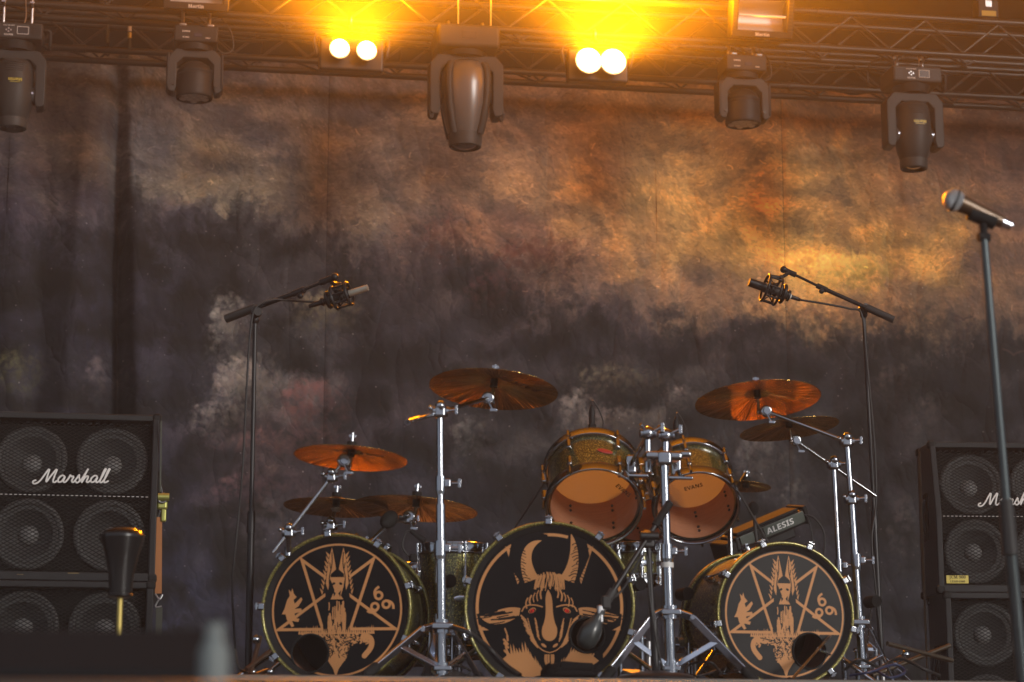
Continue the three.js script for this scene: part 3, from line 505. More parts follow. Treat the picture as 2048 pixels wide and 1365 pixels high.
{
  const zl = -10.1, pl = at(306, 1180, zl), x = pl.x - 0.385 + 0.005;
  cabinet(V(x - 0.004, 0.098, zl + 0.015), 0.0, 'lower left guitar cabinet on castors, mostly hidden behind the blurred monitor', { castors: true, wear: [[0.2, 0.748, 0.02]] });
  cabinet(V(x, 0.098 + CH, zl), -0.01, 'upper left guitar cabinet with a slanted grille and white script badge', { slant: true, wear: [[0.03, 0.028, 0.05], [-0.2, 0.02, 0.03], [0.371, 0.34, 0.012]] });
  const zr = -10.55, pr = at(1884, 1200, zr), xr = pr.x + 0.385;
  cabinet(V(xr + 0.02, 0.152, zr + 0.03), -0.12, 'lower right guitar cabinet on castors behind the pile of cables', { castors: true });
  cabinet(V(xr, 0.152 + CH, zr), -0.12, 'upper right guitar cabinet with a small gold model plate', { slant: true, plate: true, wear: [[-0.371, 0.36, 0.012]] });
  // ratchet strap on the left stack
  const t = thing('ratchet_strap', 'orange ratchet strap with a yellow buckle down the side of the left cabinets', 'strap', V(x + 0.41, 0.7, zl - 0.02));
  const px = (a, b) => at(a, b, zl - 0.03);
  const belt = (a, b, w, m, n) => { const d = b.clone().sub(a), g = box(w, d.length(), 0.004, 0, 0, 0, 0.001); return wpart(t, n, aim(g, lerp(a, b, 0.5), d), m); };
  belt(px(322, 842), px(320, 985), 0.008, M.strapGrey, 'upper_webbing');
  belt(px(317, 1035), px(316, 1188), 0.03, M.strap, 'orange_webbing');
  belt(px(318, 1215), px(316, 1300), 0.028, M.strapGrey, 'lower_webbing');
  const rc = px(324, 1005);
  const rb = wpart(t, 'ratchet_body', [box(0.05, 0.07, 0.03, rc.x, rc.y, rc.z, 0.012), rod(rc.clone().add(V(-0.02, 0.02, 0.02)), rc.clone().add(V(0.03, 0.02, 0.02)), 0.018), box(0.025, 0.06, 0.025, rc.x + 0.008, rc.y - 0.06, rc.z, 0.008)], M.ratchet);
  wpart(rb, 'spool', new THREE.TorusGeometry(0.02, 0.005, 6, 16).translate(rc.x, rc.y + 0.015, rc.z + 0.022), M.steel);
  const hk = px(317, 1200); wpart(t, 'hook', tube([hk.clone().add(V(-0.016, 0.025, 0)), hk.clone().add(V(0.004, 0, 0.006)), hk.clone().add(V(0.016, 0.025, 0)), hk.clone().add(V(-0.014, -0.03, 0)), hk.clone().add(V(0.014, -0.03, 0))], 0.004, 24), M.steel);
  const sx = xr - 0.385, s2 = thing('cargo_strap', 'dark grey strap running down the side of the right cabinets', 'strap', V(sx - 0.015, 0.1, zr - 0.2)); s2.rotation.y = -0.12;
  part(s2, 'webbing', box(0.004, 1.54, 0.035, 0, 0.77, 0, 0.001), M.strapGrey);
}

// ---------------------------------------------------------------- drums
const TAN = '#c98d59';
function headPrint(kind) {
  return canvasTex(1024, 1024, (g, w) => {
    const c = w / 2, SC = kind === 'goat' ? 474 : 482; g.fillStyle = '#0d0d0f'; g.fillRect(0, 0, w, w);
    g.strokeStyle = TAN; g.fillStyle = TAN; g.lineJoin = 'miter';
    g.lineWidth = kind === 'goat' ? 20 : 15; g.beginPath(); g.arc(c, c, SC, 0, 7); g.stroke();
    const P = (x, y) => [c + x * SC, c + y * SC];
    const poly = (pts, fill = true, close = true) => { g.beginPath(); pts.forEach(([x, y], i) => { const q = P(x, y); i ? g.lineTo(...q) : g.moveTo(...q); }); if (close) g.closePath(); fill ? g.fill() : g.stroke(); };
    const star = []; for (let i = 0; i < 5; i++) { const a = Math.PI / 2 + i * Math.PI * 4 / 5; star.push([Math.cos(a) * 0.955, Math.sin(a) * 0.955]); }
    g.lineWidth = kind === 'goat' ? 26 : 22; poly(star, false);
    const R = (() => { let s = 11; return () => (s = (s * 16807) % 2147483647) / 2147483647; })();
    const curl = (pts, lw) => { g.lineWidth = lw; g.lineCap = 'round'; g.beginPath(); pts.forEach(([x, y], i) => { const q = P(x, y); if (!i) g.moveTo(...q); else { const o = P(...pts[i - 1]); g.quadraticCurveTo(o[0], o[1], (o[0] + q[0]) / 2, (o[1] + q[1]) / 2); } }); g.lineTo(...P(...pts[pts.length - 1])); g.stroke(); g.lineCap = 'butt'; };
    if (kind === 'goat') {
      const K = '#0d0d0f';
      const fur = (x0, y0, x1, y1, n, h, bend) => { const p = [[x0, y0]]; for (let i = 0; i < n; i++) { const s = (i + 0.5) / n, q = (i + 1) / n; p.push([x0 + (x1 - x0) * s + bend * h, y0 + (y1 - y0) * s - h * (0.5 + R())], [x0 + (x1 - x0) * q, y0 + (y1 - y0) * q]); } return p; };
      g.fillStyle = K; // dark shape of a horned goat's head in front of the star
      poly([[-0.4, -0.42], [-0.5, -0.1], [-0.62, 0.02], [-1.0, 0.1], [-0.98, 0.24], [-0.7, 0.4], [-0.75, 0.93], [0.75, 0.93], [0.72, 0.4], [0.98, 0.26], [1.0, 0.1], [0.6, 0.0], [0.5, -0.12], [0.4, -0.44], [0.2, -0.56], [-0.2, -0.56]]);
      poly([[-0.12, -0.4], [-0.4, -0.34], [-0.58, -0.6], [-0.52, -0.92], [-0.28, -1.06], [-0.02, -1.0], [-0.05, -0.85]]); poly([[0.12, -0.42], [0.4, -0.34], [0.56, -0.7], [0.48, -1.1], [0.3, -1.1], [0.2, -0.75]]);
      g.fillStyle = TAN; g.strokeStyle = TAN;
      g.beginPath(); g.moveTo(...P(-0.14, -0.4)); g.bezierCurveTo(...P(-0.28, -0.6), ...P(-0.3, -0.8), ...P(-0.1, -0.92)); g.bezierCurveTo(...P(-0.36, -0.96), ...P(-0.47, -0.66), ...P(-0.34, -0.33)); g.closePath(); g.fill();
      g.beginPath(); g.moveTo(...P(0.14, -0.4)); g.bezierCurveTo(...P(0.3, -0.6), ...P(0.3, -0.8), ...P(0.3, -1.02)); g.bezierCurveTo(...P(0.4, -0.9), ...P(0.46, -0.6), ...P(0.34, -0.33)); g.closePath(); g.fill();
      g.strokeStyle = K;
      for (const s of [-1, 1]) for (let i = 0; i < 13; i++) { const y = -0.36 - i * 0.043, x = s * (0.27 + 0.07 * Math.sin(i * 0.22)); curl([[x + s * 0.17, y + 0.05], [x + s * 0.06, y - 0.01 - 0.02 * R()], [x + s * (0.04 - 0.07 * R()), y + 0.02]], 3 + R() * 5); }
      g.strokeStyle = TAN; g.fillStyle = TAN;
      for (const s of [-1, 1]) {
        g.beginPath(); g.moveTo(...P(s * 0.4, 0.02)); g.bezierCurveTo(...P(s * 0.6, -0.04), ...P(s * 0.8, 0.1), ...P(s * 0.97, 0.12)); g.bezierCurveTo(...P(s * 0.85, 0.3), ...P(s * 0.6, 0.26), ...P(s * 0.42, 0.12)); g.fill();
        g.strokeStyle = K; for (let i = 0; i < 20; i++) { const x = 0.42 + R() * 0.4, y = 0.02 + R() * 0.2; curl([[s * x, y], [s * (x + 0.1), y + 0.02], [s * (x + 0.14 + R() * 0.12), y + 0.03]], 5 + R() * 7); } g.strokeStyle = TAN;
        for (let i = 0; i < 5; i++) { const x = 0.1 + i * 0.05, y = -0.26 + i * 0.035; curl([[s * x, y], [s * (x + 0.03), y + 0.06], [s * (x + 0.015), y + 0.11 + R() * 0.04]], 6 + R() * 6); } curl([[s * 0.1, 0.0], [s * 0.2, -0.03], [s * 0.34, -0.02], [s * 0.38, 0.06]], 9);
        for (let i = 0; i < 12; i++) { const y = 0.12 + i * 0.034; curl([[s * (0.38 - i * 0.015 + 0.03 * R()), y], [s * (0.33 - i * 0.015), y + 0.06]], 7 + R() * 7); }
        for (let i = 0; i < 9; i++) { const y = 0.16 + i * 0.03; curl([[s * (0.2 - i * 0.004), y], [s * (0.18 - i * 0.006), y + 0.05 + 0.03 * R()]], 5 + R() * 5); }
        curl([[s * 0.3, 0.16], [s * 0.25, 0.36], [s * 0.18, 0.52], [s * 0.1, 0.6], [0, 0.63]], 7);
        g.fillStyle = TAN; g.beginPath(); g.ellipse(...P(s * 0.24, 0.05), 27, 16, s * 0.5, 0, 7); g.fill(); g.fillStyle = K; g.beginPath(); g.ellipse(...P(s * 0.24, 0.055), 22, 12, s * 0.5, 0, 7); g.fill();
        g.fillStyle = '#e0301a'; g.beginPath(); g.ellipse(...P(s * 0.24, 0.055), 15, 11, s * 0.5, 0, 7); g.fill(); g.fillStyle = K; g.beginPath(); g.ellipse(...P(s * 0.245, 0.06), 4, 6, 0, 0, 7); g.fill(); g.fillStyle = TAN;
        poly([[s * 0.07, 0.93], ...fur(s * 0.1, 0.86, s * 0.3, 0.62, 6, 0.07, s * 0.3), ...fur(s * 0.3, 0.62, s * 0.58, 0.66, 7, 0.12, s * 0.2), [s * 0.68, 0.74], [s * 0.5, 0.87], [s * 0.3, 0.97]]);
        for (let i = 0; i < 8; i++) { const y = 0.3 + i * 0.05; curl([[s * (0.58 + R() * 0.05), y], [s * (0.55 + R() * 0.05), y + 0.06]], 7 + R() * 8); }
      }
      for (let i = 0; i < 34; i++) { const x = (R() - 0.5) * 0.4; curl([[x * 0.8, -0.5 + R() * 0.05 + Math.abs(x) * 0.3], [x + 0.02, -0.42], [x * 1.2 + (R() - 0.5) * 0.06, -0.3 + R() * 0.08]], 5 + R() * 6); }
      g.beginPath(); g.moveTo(...P(-0.02, -0.24)); g.bezierCurveTo(...P(0.09, -0.1), ...P(0.0, 0.05), ...P(0.1, 0.28)); g.bezierCurveTo(...P(0.13, 0.42), ...P(0.05, 0.47), ...P(0, 0.47)); g.bezierCurveTo(...P(-0.06, 0.47), ...P(-0.13, 0.42), ...P(-0.1, 0.28)); g.bezierCurveTo(...P(0, 0.05), ...P(-0.1, -0.1), ...P(-0.02, -0.24)); g.fill();
      for (const s of [-1, 1]) { g.beginPath(); g.ellipse(...P(s * 0.08, 0.53), 20, 9, s * -0.6, 0, 7); g.fill(); }
      for (let i = 0; i < 16; i++) { const x = (R() - 0.5) * 0.14; curl([[x, 0.66], [x * 1.1, 0.74], [x * 0.4, 0.82 + R() * 0.06]], 5 + R() * 4); }
    } else {
      g.fillStyle = '#0d0d0f'; // a burning pillar stands over the star
      const pil = []; for (let i = 0; i <= 20; i++) { const s = i / 20; pil.push([-0.15 - 0.05 * s - 0.03 * R(), -0.88 + s * 1.5]); } for (let i = 20; i >= 0; i--) { const s = i / 20; pil.push([0.15 + 0.05 * s + 0.03 * R(), -0.88 + s * 1.5]); } poly(pil);
      g.fillStyle = TAN; g.strokeStyle = TAN;
      for (const s of [-1, 1]) poly([[s * 0.02, -0.62], [s * 0.05, -0.78], [s * 0.09, -0.96], [s * 0.13, -0.8], [s * 0.16, -0.6], [s * 0.18, -0.4], [s * 0.14, -0.3], [s * 0.1, -0.55]]);
      poly([[-0.12, -0.5], [0.12, -0.5], [0.1, -0.35], [0.06, -0.22], [0.1, -0.16], [-0.1, -0.16], [-0.04, -0.3]]);
      for (let i = 0; i < 60; i++) { const x = (R() - 0.5) * 0.27, y = -0.13 + R() * 0.4; curl([[x, y], [x + 0.02 * (R() - 0.5), y + 0.06], [x, y + 0.1 + R() * 0.08]], 7 + R() * 5); }
      for (let i = 0; i < 150; i++) { const s = R() - 0.5, x = s * 1.05, y = 0.42 + (R() - 0.5) * 0.13 + 0.2 * Math.max(0, 0.2 - Math.abs(s)); curl([[x, y], [x + 0.03, y + 0.03], [x + 0.05 * (R() - 0.5), y + 0.06 * R()]], 6 + R() * 7); }
      for (let i = 0; i < 34; i++) { const x = (i / 33 - 0.5) * 1.15, h = 0.06 + 0.09 * R(); poly([[x - 0.02, 0.37], [x - 0.01 + 0.02 * R(), 0.37 - h], [x + 0.02, 0.37]]); }
      for (let i = 0; i < 70; i++) { const y = 0.5 + R() * 0.22, x = (R() - 0.5) * (0.46 - (y - 0.5) * 0.8); curl([[x, y], [x + 0.03 * (R() - 0.5), y + 0.03], [x, y + 0.06]], 7 + R() * 6); }
      poly([[-0.16, 0.72], [-0.08, 0.66], [0.02, 0.68], [0.1, 0.65], [0.17, 0.72], [0.02, 0.93], [-0.02, 0.93]]);
      const s = kind === 'left' ? 1 : -1;
      g.lineWidth = 26; curl([[s * 0.42, 0.4], [s * 0.54, 0.42], [s * 0.56, 0.56], [s * 0.44, 0.7]], 40); g.beginPath(); g.arc(...P(-s * 0.46, 0.42), 42, 0, 7); g.fill();
      g.strokeStyle = '#0d0d0f'; for (const q of [-1, 1]) { curl([[q * 0.09, -0.88], [q * 0.08, -0.7], [q * 0.13, -0.5], [q * 0.12, -0.36]], 7); curl([[q * 0.12, -0.72], [q * 0.1, -0.6]], 6); g.fillStyle = '#0d0d0f'; g.beginPath(); g.ellipse(...P(q * 0.055, -0.4), 13, 9, q * 0.5, 0, 7); g.fill(); poly([[q * 0.02, -0.25], [q * 0.06, -0.3], [q * 0.05, -0.2]]); }
      for (let i = 0; i < 90; i++) { const x = (R() - 0.5) * 1.0, y = 0.38 + R() * 0.32; curl([[x * (0.3 + R() * 0.7), y], [x * 0.6 + 0.03 * (R() - 0.5), y + 0.03]], 3 + R() * 4); }
      g.strokeStyle = TAN; g.fillStyle = TAN;
      for (const q of [-1, 1]) for (let i = 0; i < 9; i++) { const y = -0.84 + i * 0.07; poly([[q * (0.12 + i * 0.012), y], [q * (0.17 + i * 0.011 + R() * 0.02), y - 0.06], [q * (0.145 + i * 0.011), y + 0.05]]); }
      // triple six
      for (let i = 0; i < 3; i++) { const a = i * 2.094 - 0.2; g.save(); g.translate(...P(0.67, -0.11)); g.rotate(a); g.lineWidth = 19; g.beginPath(); g.arc(0, -50, 26, 0, 7); g.stroke(); g.beginPath(); g.moveTo(-26, -50); g.quadraticCurveTo(-34, -100, 16, -112); g.stroke(); g.restore(); }
      // small rearing beast
      poly([[-0.86, 0.06], [-0.82, -0.02], [-0.78, -0.16], [-0.74, -0.22], [-0.76, -0.32], [-0.72, -0.28], [-0.7, -0.34], [-0.68, -0.26], [-0.63, -0.2], [-0.68, -0.16], [-0.66, -0.1], [-0.56, -0.2], [-0.54, -0.16], [-0.6, -0.06], [-0.66, -0.02], [-0.56, -0.03], [-0.54, 0.02], [-0.66, 0.05], [-0.64, 0.12], [-0.58, 0.13], [-0.6, 0.18], [-0.7, 0.16], [-0.66, 0.24], [-0.7, 0.26], [-0.78, 0.14], [-0.8, 0.06]]);
    }
  });
}
const axisZ = (g) => g.rotateX(Math.PI / 2); // lathe axis y -> z
function kick(px, py, z, R, L, turn, kind, hole, label, nClaw, phase) {
  const c = at(px, py, z), t = thing('bass_drum', label, 'bass drum', V(c.x, RISER, c.z), turn, 'bass drums on the riser'), cy = c.y - RISER, up = (g) => g.translate(0, cy, 0);
  const shell = part(t, 'shell', up(axisZ(lathe([[R - 0.012, -0.03], [R - 0.012, -L + 0.03]], 72))), M.sparkle);
  part(shell, 'inner_wood', up(axisZ(lathe([[R - 0.02, -L + 0.03], [R - 0.02, -0.03]], 48))), M.wood);
  const hoopP = (z0) => [[R - 0.012, z0 - 0.038], [R + 0.004, z0 - 0.038], [R + 0.006, z0 - 0.03], [R + 0.006, z0 + 0.002], [R + 0.002, z0 + 0.006], [R - 0.006, z0 + 0.004], [R - 0.008, z0 - 0.012]];
  const fh = part(t, 'front_hoop', up(axisZ(lathe(hoopP(0), 96))), M.sparkleHoop);
  part(fh, 'black_inlay', up(axisZ(lathe([[R - 0.007, 0.0035], [R - 0.02, -0.004], [R - 0.026, -0.011]], 80))), M.rubber);
  part(t, 'rear_hoop', up(axisZ(lathe(hoopP(-L + 0.038), 72))), M.sparkleHoop);
  part(t, 'rear_head', up(new THREE.CircleGeometry(R - 0.01, 48).translate(0, 0, -L + 0.02)), S(lin(0.05, 0.05, 0.05), 0.6));
  const rh = R - 0.02, s = new THREE.Shape(); s.absarc(0, 0, rh, 0, Math.PI * 2);
  const [hx, hy, hr] = hole, ph = new THREE.Path(); ph.absarc(hx * rh, hy * rh, hr, 0, Math.PI * 2, true); s.holes.push(ph);
  const hg = new THREE.ShapeGeometry(s, 64), p = hg.attributes.position, uv = hg.attributes.uv; for (let i = 0; i < p.count; i++) uv.setXY(i, p.getX(i) / (2 * rh) + 0.5, p.getY(i) / (2 * rh) + 0.5);
  const head = part(t, 'front_head', up(hg.translate(0, 0, -0.011)), PH({ map: headPrint(kind), roughness: 0.42, specularIntensity: 0.3, clearcoat: 0.05, clearcoatRoughness: 0.12 }));
  part(head, 'port_ring', up(new THREE.TorusGeometry(hr, 0.004, 8, 40).translate(hx * rh, hy * rh, -0.009)), M.rubber);
  for (let i = 0; i < nClaw; i++) {
    const a = phase + i / nClaw * Math.PI * 2, rot = (g) => up(g.rotateZ(a - Math.PI / 2));
    const k = part(t, 'claw_hook', rot(join([box(0.026, 0.018, 0.052, 0, R + 0.013, -0.018, 0.006), box(0.024, 0.022, 0.01, 0, R + 0.004, 0.009, 0.004)])), M.chrome);
    part(k, 'tension_rod', rot(rod(V(0, R + 0.02, -0.03), V(0, R + 0.02, -L * 0.36), 0.0035, 0.0035, 8)), M.chrome);
    part(k, 't_handle', rot(join([rod(V(0, R + 0.02, 0.0), V(0, R + 0.02, 0.016), 0.006), rod(V(-0.012, R + 0.02, 0.014), V(0.012, R + 0.02, 0.014), 0.004)])), M.chrome);
    part(shell, 'lug', rot(join([box(0.022, 0.03, 0.055, 0, R + 0.006, -L * 0.4, 0.008), rod(V(0, R + 0.02, -L * 0.34), V(0, R + 0.02, -L * 0.46), 0.008)])), M.chrome);
  }
  for (const sx of [-1, 1]) {
    const a = V(sx * R * 0.86, cy - R * 0.46, -0.14), b = V(sx * (R + 0.13), 0.005, 0.02), k = part(t, 'spur', rod(a, b, 0.009, 0.008), M.chromeWorn);
    part(k, 'spur_bracket', box(0.035, 0.05, 0.04, a.x, a.y, a.z, 0.008), M.chrome); part(k, 'rubber_foot', ball(b.clone().add(V(0, 0.006, 0)), 0.014), M.rubber);
  }
  return t;
}
const deg = Math.PI / 180;
kick(1099, 1214, -7.72, 0.292, 0.46, -10 * deg, 'goat', [0.48, -0.36, 0.06], 'largest bass drum in the middle with a horned goat head print', 10, 0.32);
kick(672, 1220, -7.92, 0.264, 0.42, -17 * deg, 'left', [-0.38, -0.62, 0.066], 'left bass drum with a pentagram print and open port hole', 9, 0.3);
kick(1572, 1229, -8.1, 0.264, 0.46, 4 * deg, 'right', [0.38, -0.55, 0.066], 'right bass drum with a pentagram print, showing its olive shell', 9, 0.5);

function drum(p, R, L, q, label, opt = {}) { // origin at the bottom head, local y = drum axis
  const t = thing(opt.name ?? 'tom_drum', label, opt.cat ?? 'tom drum', p, 0, opt.group); t.quaternion.copy(q);
  const shell = part(t, 'shell', lathe([[R - 0.006, 0.012], [R - 0.006, L - 0.012]], 64), M.sparkle);
  const wi = part(shell, 'inner_wood', lathe([[R - 0.013, L - 0.008], [R - 0.013, 0.008]], 56), M.wood);
  for (const [n, y] of [['bottom_hoop', 0], ['top_hoop', L]]) {
    const s = y ? 1 : -1; part(t, n, lathe([[R - 0.004, y - s * 0.03], [R + 0.008, y - s * 0.03], [R + 0.009, y - s * 0.024], [R + 0.004, y - s * 0.02], [R + 0.004, y + s * 0.006], [R + 0.007, y + s * 0.009], [R + 0.003, y + s * 0.012], [R - 0.002, y + s * 0.009], [R - 0.002, y - s * 0.006]].sort((a, b) => 0), 64), M.chrome);
  }
  part(t, 'bottom_head', new THREE.CircleGeometry(R - 0.002, 56).rotateX(Math.PI / 2).translate(0, 0.002, 0), M.clearHead);
  part(t, 'top_head', new THREE.CircleGeometry(R - 0.002, 56).rotateX(-Math.PI / 2).translate(0, L - 0.004, 0), opt.solid ? M.white : M.batter);
  const n = opt.lugs ?? 6;
  for (let i = 0; i < n; i++) {
    const a = (opt.phase ?? 0.3) + i / n * Math.PI * 2, rot = (g) => g.rotateY(a);
    const l = part(shell, 'lug', rot(join([box(0.018, 0.05, 0.02, 0, L * 0.28, R + 0.006, 0.006), rod(V(0, L * 0.2, R + 0.012), V(0, L * 0.36, R + 0.012), 0.007)])), M.chrome);
    part(shell, 'lug', rot(join([box(0.018, 0.05, 0.02, 0, L * 0.72, R + 0.006, 0.006), rod(V(0, L * 0.64, R + 0.012), V(0, L * 0.8, R + 0.012), 0.007)])), M.chrome);
    for (const [y0, y1] of [[0.0, L * 0.25], [L, L * 0.75]]) part(t, 'tension_rod', rot(join([rod(V(0, y0, R + 0.012), V(0, y1, R + 0.012), 0.003, 0.003, 8), rod(V(0, y0 - Math.sign(y1 - y0) * 0.012, R + 0.012), V(0, y0 + Math.sign(y1 - y0) * 0.02, R + 0.012), 0.0058, 0.0058, 10)])), M.chrome);
    for (const y of [L * 0.22, L * 0.34, L * 0.66, L * 0.78]) part(wi, 'screw', rot(rod(V(0, y, R - 0.0135), V(0, y, R - 0.019), 0.0052, 0.0052, 8)), M.blackMetal);
  }
  if (opt.badge !== undefined) part(shell, 'badge', new THREE.SphereGeometry(0.03, 20, 10).scale(1, 0.42, 0.12).translate(0, L * 0.5, R - 0.004).rotateY(opt.badge), opt.badgeMat ?? M.chromeWorn);
  return t;
}
function axisQ(nrm) { // local y along -nrm, local z as near as possible to the camera side
  const y = nrm.clone().negate().normalize(), x = y.clone().cross(V(0, 0, 1)).normalize(), z = x.clone().cross(y).normalize();
  return new THREE.Quaternion().setFromRotationMatrix(new THREE.Matrix4().makeBasis(x, y, z));
}
const down = (az, el) => V(Math.sin(az * deg) * Math.cos(el * deg), Math.sin(el * deg), Math.cos(az * deg) * Math.cos(el * deg));
{
  const a = at(1188, 1014, -8.0), b = at(1393, 1015, -8.1);
  const t1 = drum(a, 0.172, 0.24, axisQ(down(-9, -44)), 'left rack tom tilted up with its clear underside toward the viewer', { group: 'rack toms above the middle bass drum', badge: 0.02, badgeMat: M.red });
  const t2 = drum(b, 0.157, 0.22, axisQ(down(-5, -41)), 'right rack tom with its clear underside toward the viewer', { group: 'rack toms above the middle bass drum', phase: 0.7 });
  for (const [t, R, ax, rz] of [[t1, 0.172, 0.5, -0.55], [t2, 0.157, -0.2, 0.45]]) part(t.children.find((o) => o.name === 'bottom_head'), 'lettering', text('EVANS', 0.0165, 0.0006).rotateZ(rz).translate(ax * R, 0.56 * R, 0).rotateX(Math.PI / 2).scale(1, 1, 1).translate(0, -0.002, 0), M.blackMetal);
  const up = new THREE.Quaternion();
  const f1 = at(905, 1292, -8.35); drum(V(f1.x, RISER + 0.14, f1.z), 0.122 * 1.05, 0.40, up, 'floor tom behind the thick chrome pole between left and middle bass drums', { name: 'floor_tom', group: 'floor toms', badge: 0.12, lugs: 8, phase: 0.2 });
  const f2 = at(836, 1292, -8.75); drum(V(f2.x, RISER + 0.14, f2.z), 0.15, 0.36, up, 'shaded floor tom half hidden behind the left bass drum', { name: 'floor_tom', group: 'floor toms', lugs: 8, phase: 0.35 });
  const s1 = at(1273, 1166, -8.3); drum(V(s1.x, s1.y, s1.z), 0.082, 0.135, up, 'small olive side drum behind the rim of the middle bass drum', { name: 'side_drum', cat: 'drum', lugs: 6, phase: 0.0, badge: 0.35 });
  const s2 = at(1295, 1042, -8.45); drum(s2, 0.13, 0.2, axisQ(down(20, -52)), 'dark tom half hidden between the two rack toms', { group: 'rack toms above the middle bass drum', phase: 0.1 });
}

// ---------------------------------------------------------------- cymbals and their stands
function cymbal(px, py, z, a, b, phi, label, opt = {}) {
  const c = at(px, py, z), R = a / ppm(c), e = b / a, tc = toCam(c);
  const ph = phi * deg, dn = RGT.clone().multiplyScalar(-Math.sin(ph)).addScaledVector(UPV, -Math.cos(ph));
  const n = tc.clone().multiplyScalar(e).addScaledVector(dn, Math.sqrt(1 - e * e)).normalize();
  const t = thing('cymbal', label, 'cymbal', c, 0, 'cymbals of the drum kit'); t.quaternion.copy(axisQ(n));
  const k = R / 0.23, T = 0.0016, prof = [[0.006, 0.026], [0.02, 0.0255], [0.034, 0.021], [0.044, 0.012], [0.05, 0.0065], [0.1, 0.001], [0.15, -0.006], [0.2, -0.014], [0.23, -0.0195]].map(([r, y]) => [r * k, y * k]);
  const body = part(t, 'plate', lathe([...prof.map(([r, y]) => [r, y - T]), ...prof.reverse().map(([r, y]) => [r, y])], 96), M.cymbal);
  if (opt.pair) part(t, 'lower_plate', lathe([...prof.map(([r, y]) => [r, -y - 0.038]).reverse()], 72), M.cymbal);
  if (opt.logo !== undefined) part(body, 'lettering', text('PAISTE', 0.038, 0.0006, font, 4).scale(1.15, 1, 1).translate(0, -R * 0.62, 0).rotateX(Math.PI / 2).rotateX(-0.105).rotateZ(0).rotateY(opt.logo).translate(0, -0.0065 - R * 0.028, 0), S(lin(0.03, 0.006, 0.004), 0.7));
  const felt = part(t, 'felt_washer', rod(V(0, 0.028 * k, 0), V(0, 0.028 * k + 0.016, 0), 0.018, 0.018, 18), M.rubber);
  part(felt, 'wing_nut', [rod(V(0, 0.028 * k + 0.016, 0), V(0, 0.028 * k + 0.04, 0), 0.007), box(0.026, 0.01, 0.006, 0, 0.028 * k + 0.038, 0)], M.chrome);
  part(t, 'lower_sleeve', rod(V(0, -0.012, 0), V(0, 0.024 * k, 0), 0.014, 0.014, 16), M.rubber);
  return { t, c, axis: n, R };
}
const C1 = cymbal(988, 769, -8.0, 129, 43, 5, 'large crash cymbal top centre, highest of the left half', { logo: -2.6 });
const C2 = cymbal(702, 907, -7.95, 114, 31, 5, 'crash cymbal above the left bass drum on a slanted boom', { logo: 3.25 });
const C3 = cymbal(672, 1007, -8.45, 105, 27, 4, 'hi-hat cymbal partly behind the ride cymbal at left');
const C4 = cymbal(832, 1008, -8.3, 124, 34, 5, 'wide ride cymbal overlapping the hi-hat above the left bass drum', { });
const C5 = cymbal(1515, 791, -8.5, 126, 43, -6, 'bright crash cymbal at the upper right tilted to the left', {});
const C6 = cymbal(1578, 850, -8.75, 100, 26, -9, 'smaller cymbal just under the bright right crash');
const C7 = cymbal(1492, 969, -8.7, 50, 14, 3, 'small splash cymbal peeking out behind the right rack tom', {});

function tilter(t, c, axis, end, m = M.chrome) { // short rod through the cymbal and the toothed joint at the boom's end
  const top = c.clone().addScaledVector(axis, -0.075), base = c.clone().addScaledVector(axis, 0.07);
  const k = wpart(t, 'tilter', [rod(base, top, 0.0055), rod(base, end, 0.007), ball(base, 0.0105)], m);
  wpart(k, 'toothed_joint', [new THREE.TorusGeometry(0.017, 0.008, 8, 20).translate(end.x, end.y, end.z), rod(end.clone().add(V(0, 0, -0.016)), end.clone().add(V(0, 0, 0.016)), 0.014)], m);
  wpart(k, 'wing_screw', [rod(end.clone().add(V(0.0, -0.012, 0.01)), end.clone().add(V(0.014, -0.044, 0.018)), 0.005), box(0.026, 0.01, 0.007, end.x + 0.016, end.y - 0.046, end.z + 0.02)], m);
  return k;
}
function clampBlock(t, p, name = 'clamp', s = 1) {
  const k = wpart(t, name, [box(0.04 * s, 0.046 * s, 0.04 * s, p.x, p.y, p.z, 0.012 * s), rod(p.clone().add(V(-0.026 * s, 0, 0)), p.clone().add(V(0.026 * s, 0, 0)), 0.017 * s), ball(p.clone().add(V(0, 0.018 * s, 0.01)), 0.018 * s)], M.chrome);
  wpart(k, 'wing_screw', [rod(p, p.clone().add(V(0.05 * s, 0.004, 0.016)), 0.006 * s), box(0.01 * s, 0.03 * s, 0.012 * s, p.x + 0.052 * s, p.y + 0.004, p.z + 0.016), ball(p.clone().add(V(-0.035 * s, 0.008, 0.018)), 0.009 * s)], M.chrome);
  return k;
}
const collar = (t, p, r, d = V(0, 1, 0)) => { const a = p.clone().addScaledVector(d, -0.024), b = p.clone().addScaledVector(d, 0.024); const k = wpart(t, 'height_collar', [rod(a, b, r + 0.006, r + 0.006, 20), rod(a.clone().addScaledVector(d, -0.012), a, r + 0.003, r + 0.004, 20), box(0.022, 0.03, 0.03, p.x + 0.022, p.y, p.z + 0.006, 0.006)], M.chrome); wpart(k, 'wing_screw', [rod(p.clone().add(V(0.02, 0, 0.005)), p.clone().add(V(0.06, 0, 0.02)), 0.0055), box(0.01, 0.03, 0.012, p.x + 0.06, p.y, p.z + 0.02)], M.chrome); return k; };
function bar(a, b, w, h) { const d = b.clone().sub(a); return aim(box(w, d.length(), h, 0, 0, 0, Math.min(w, h) * 0.25), lerp(a, b, 0.5), d); }
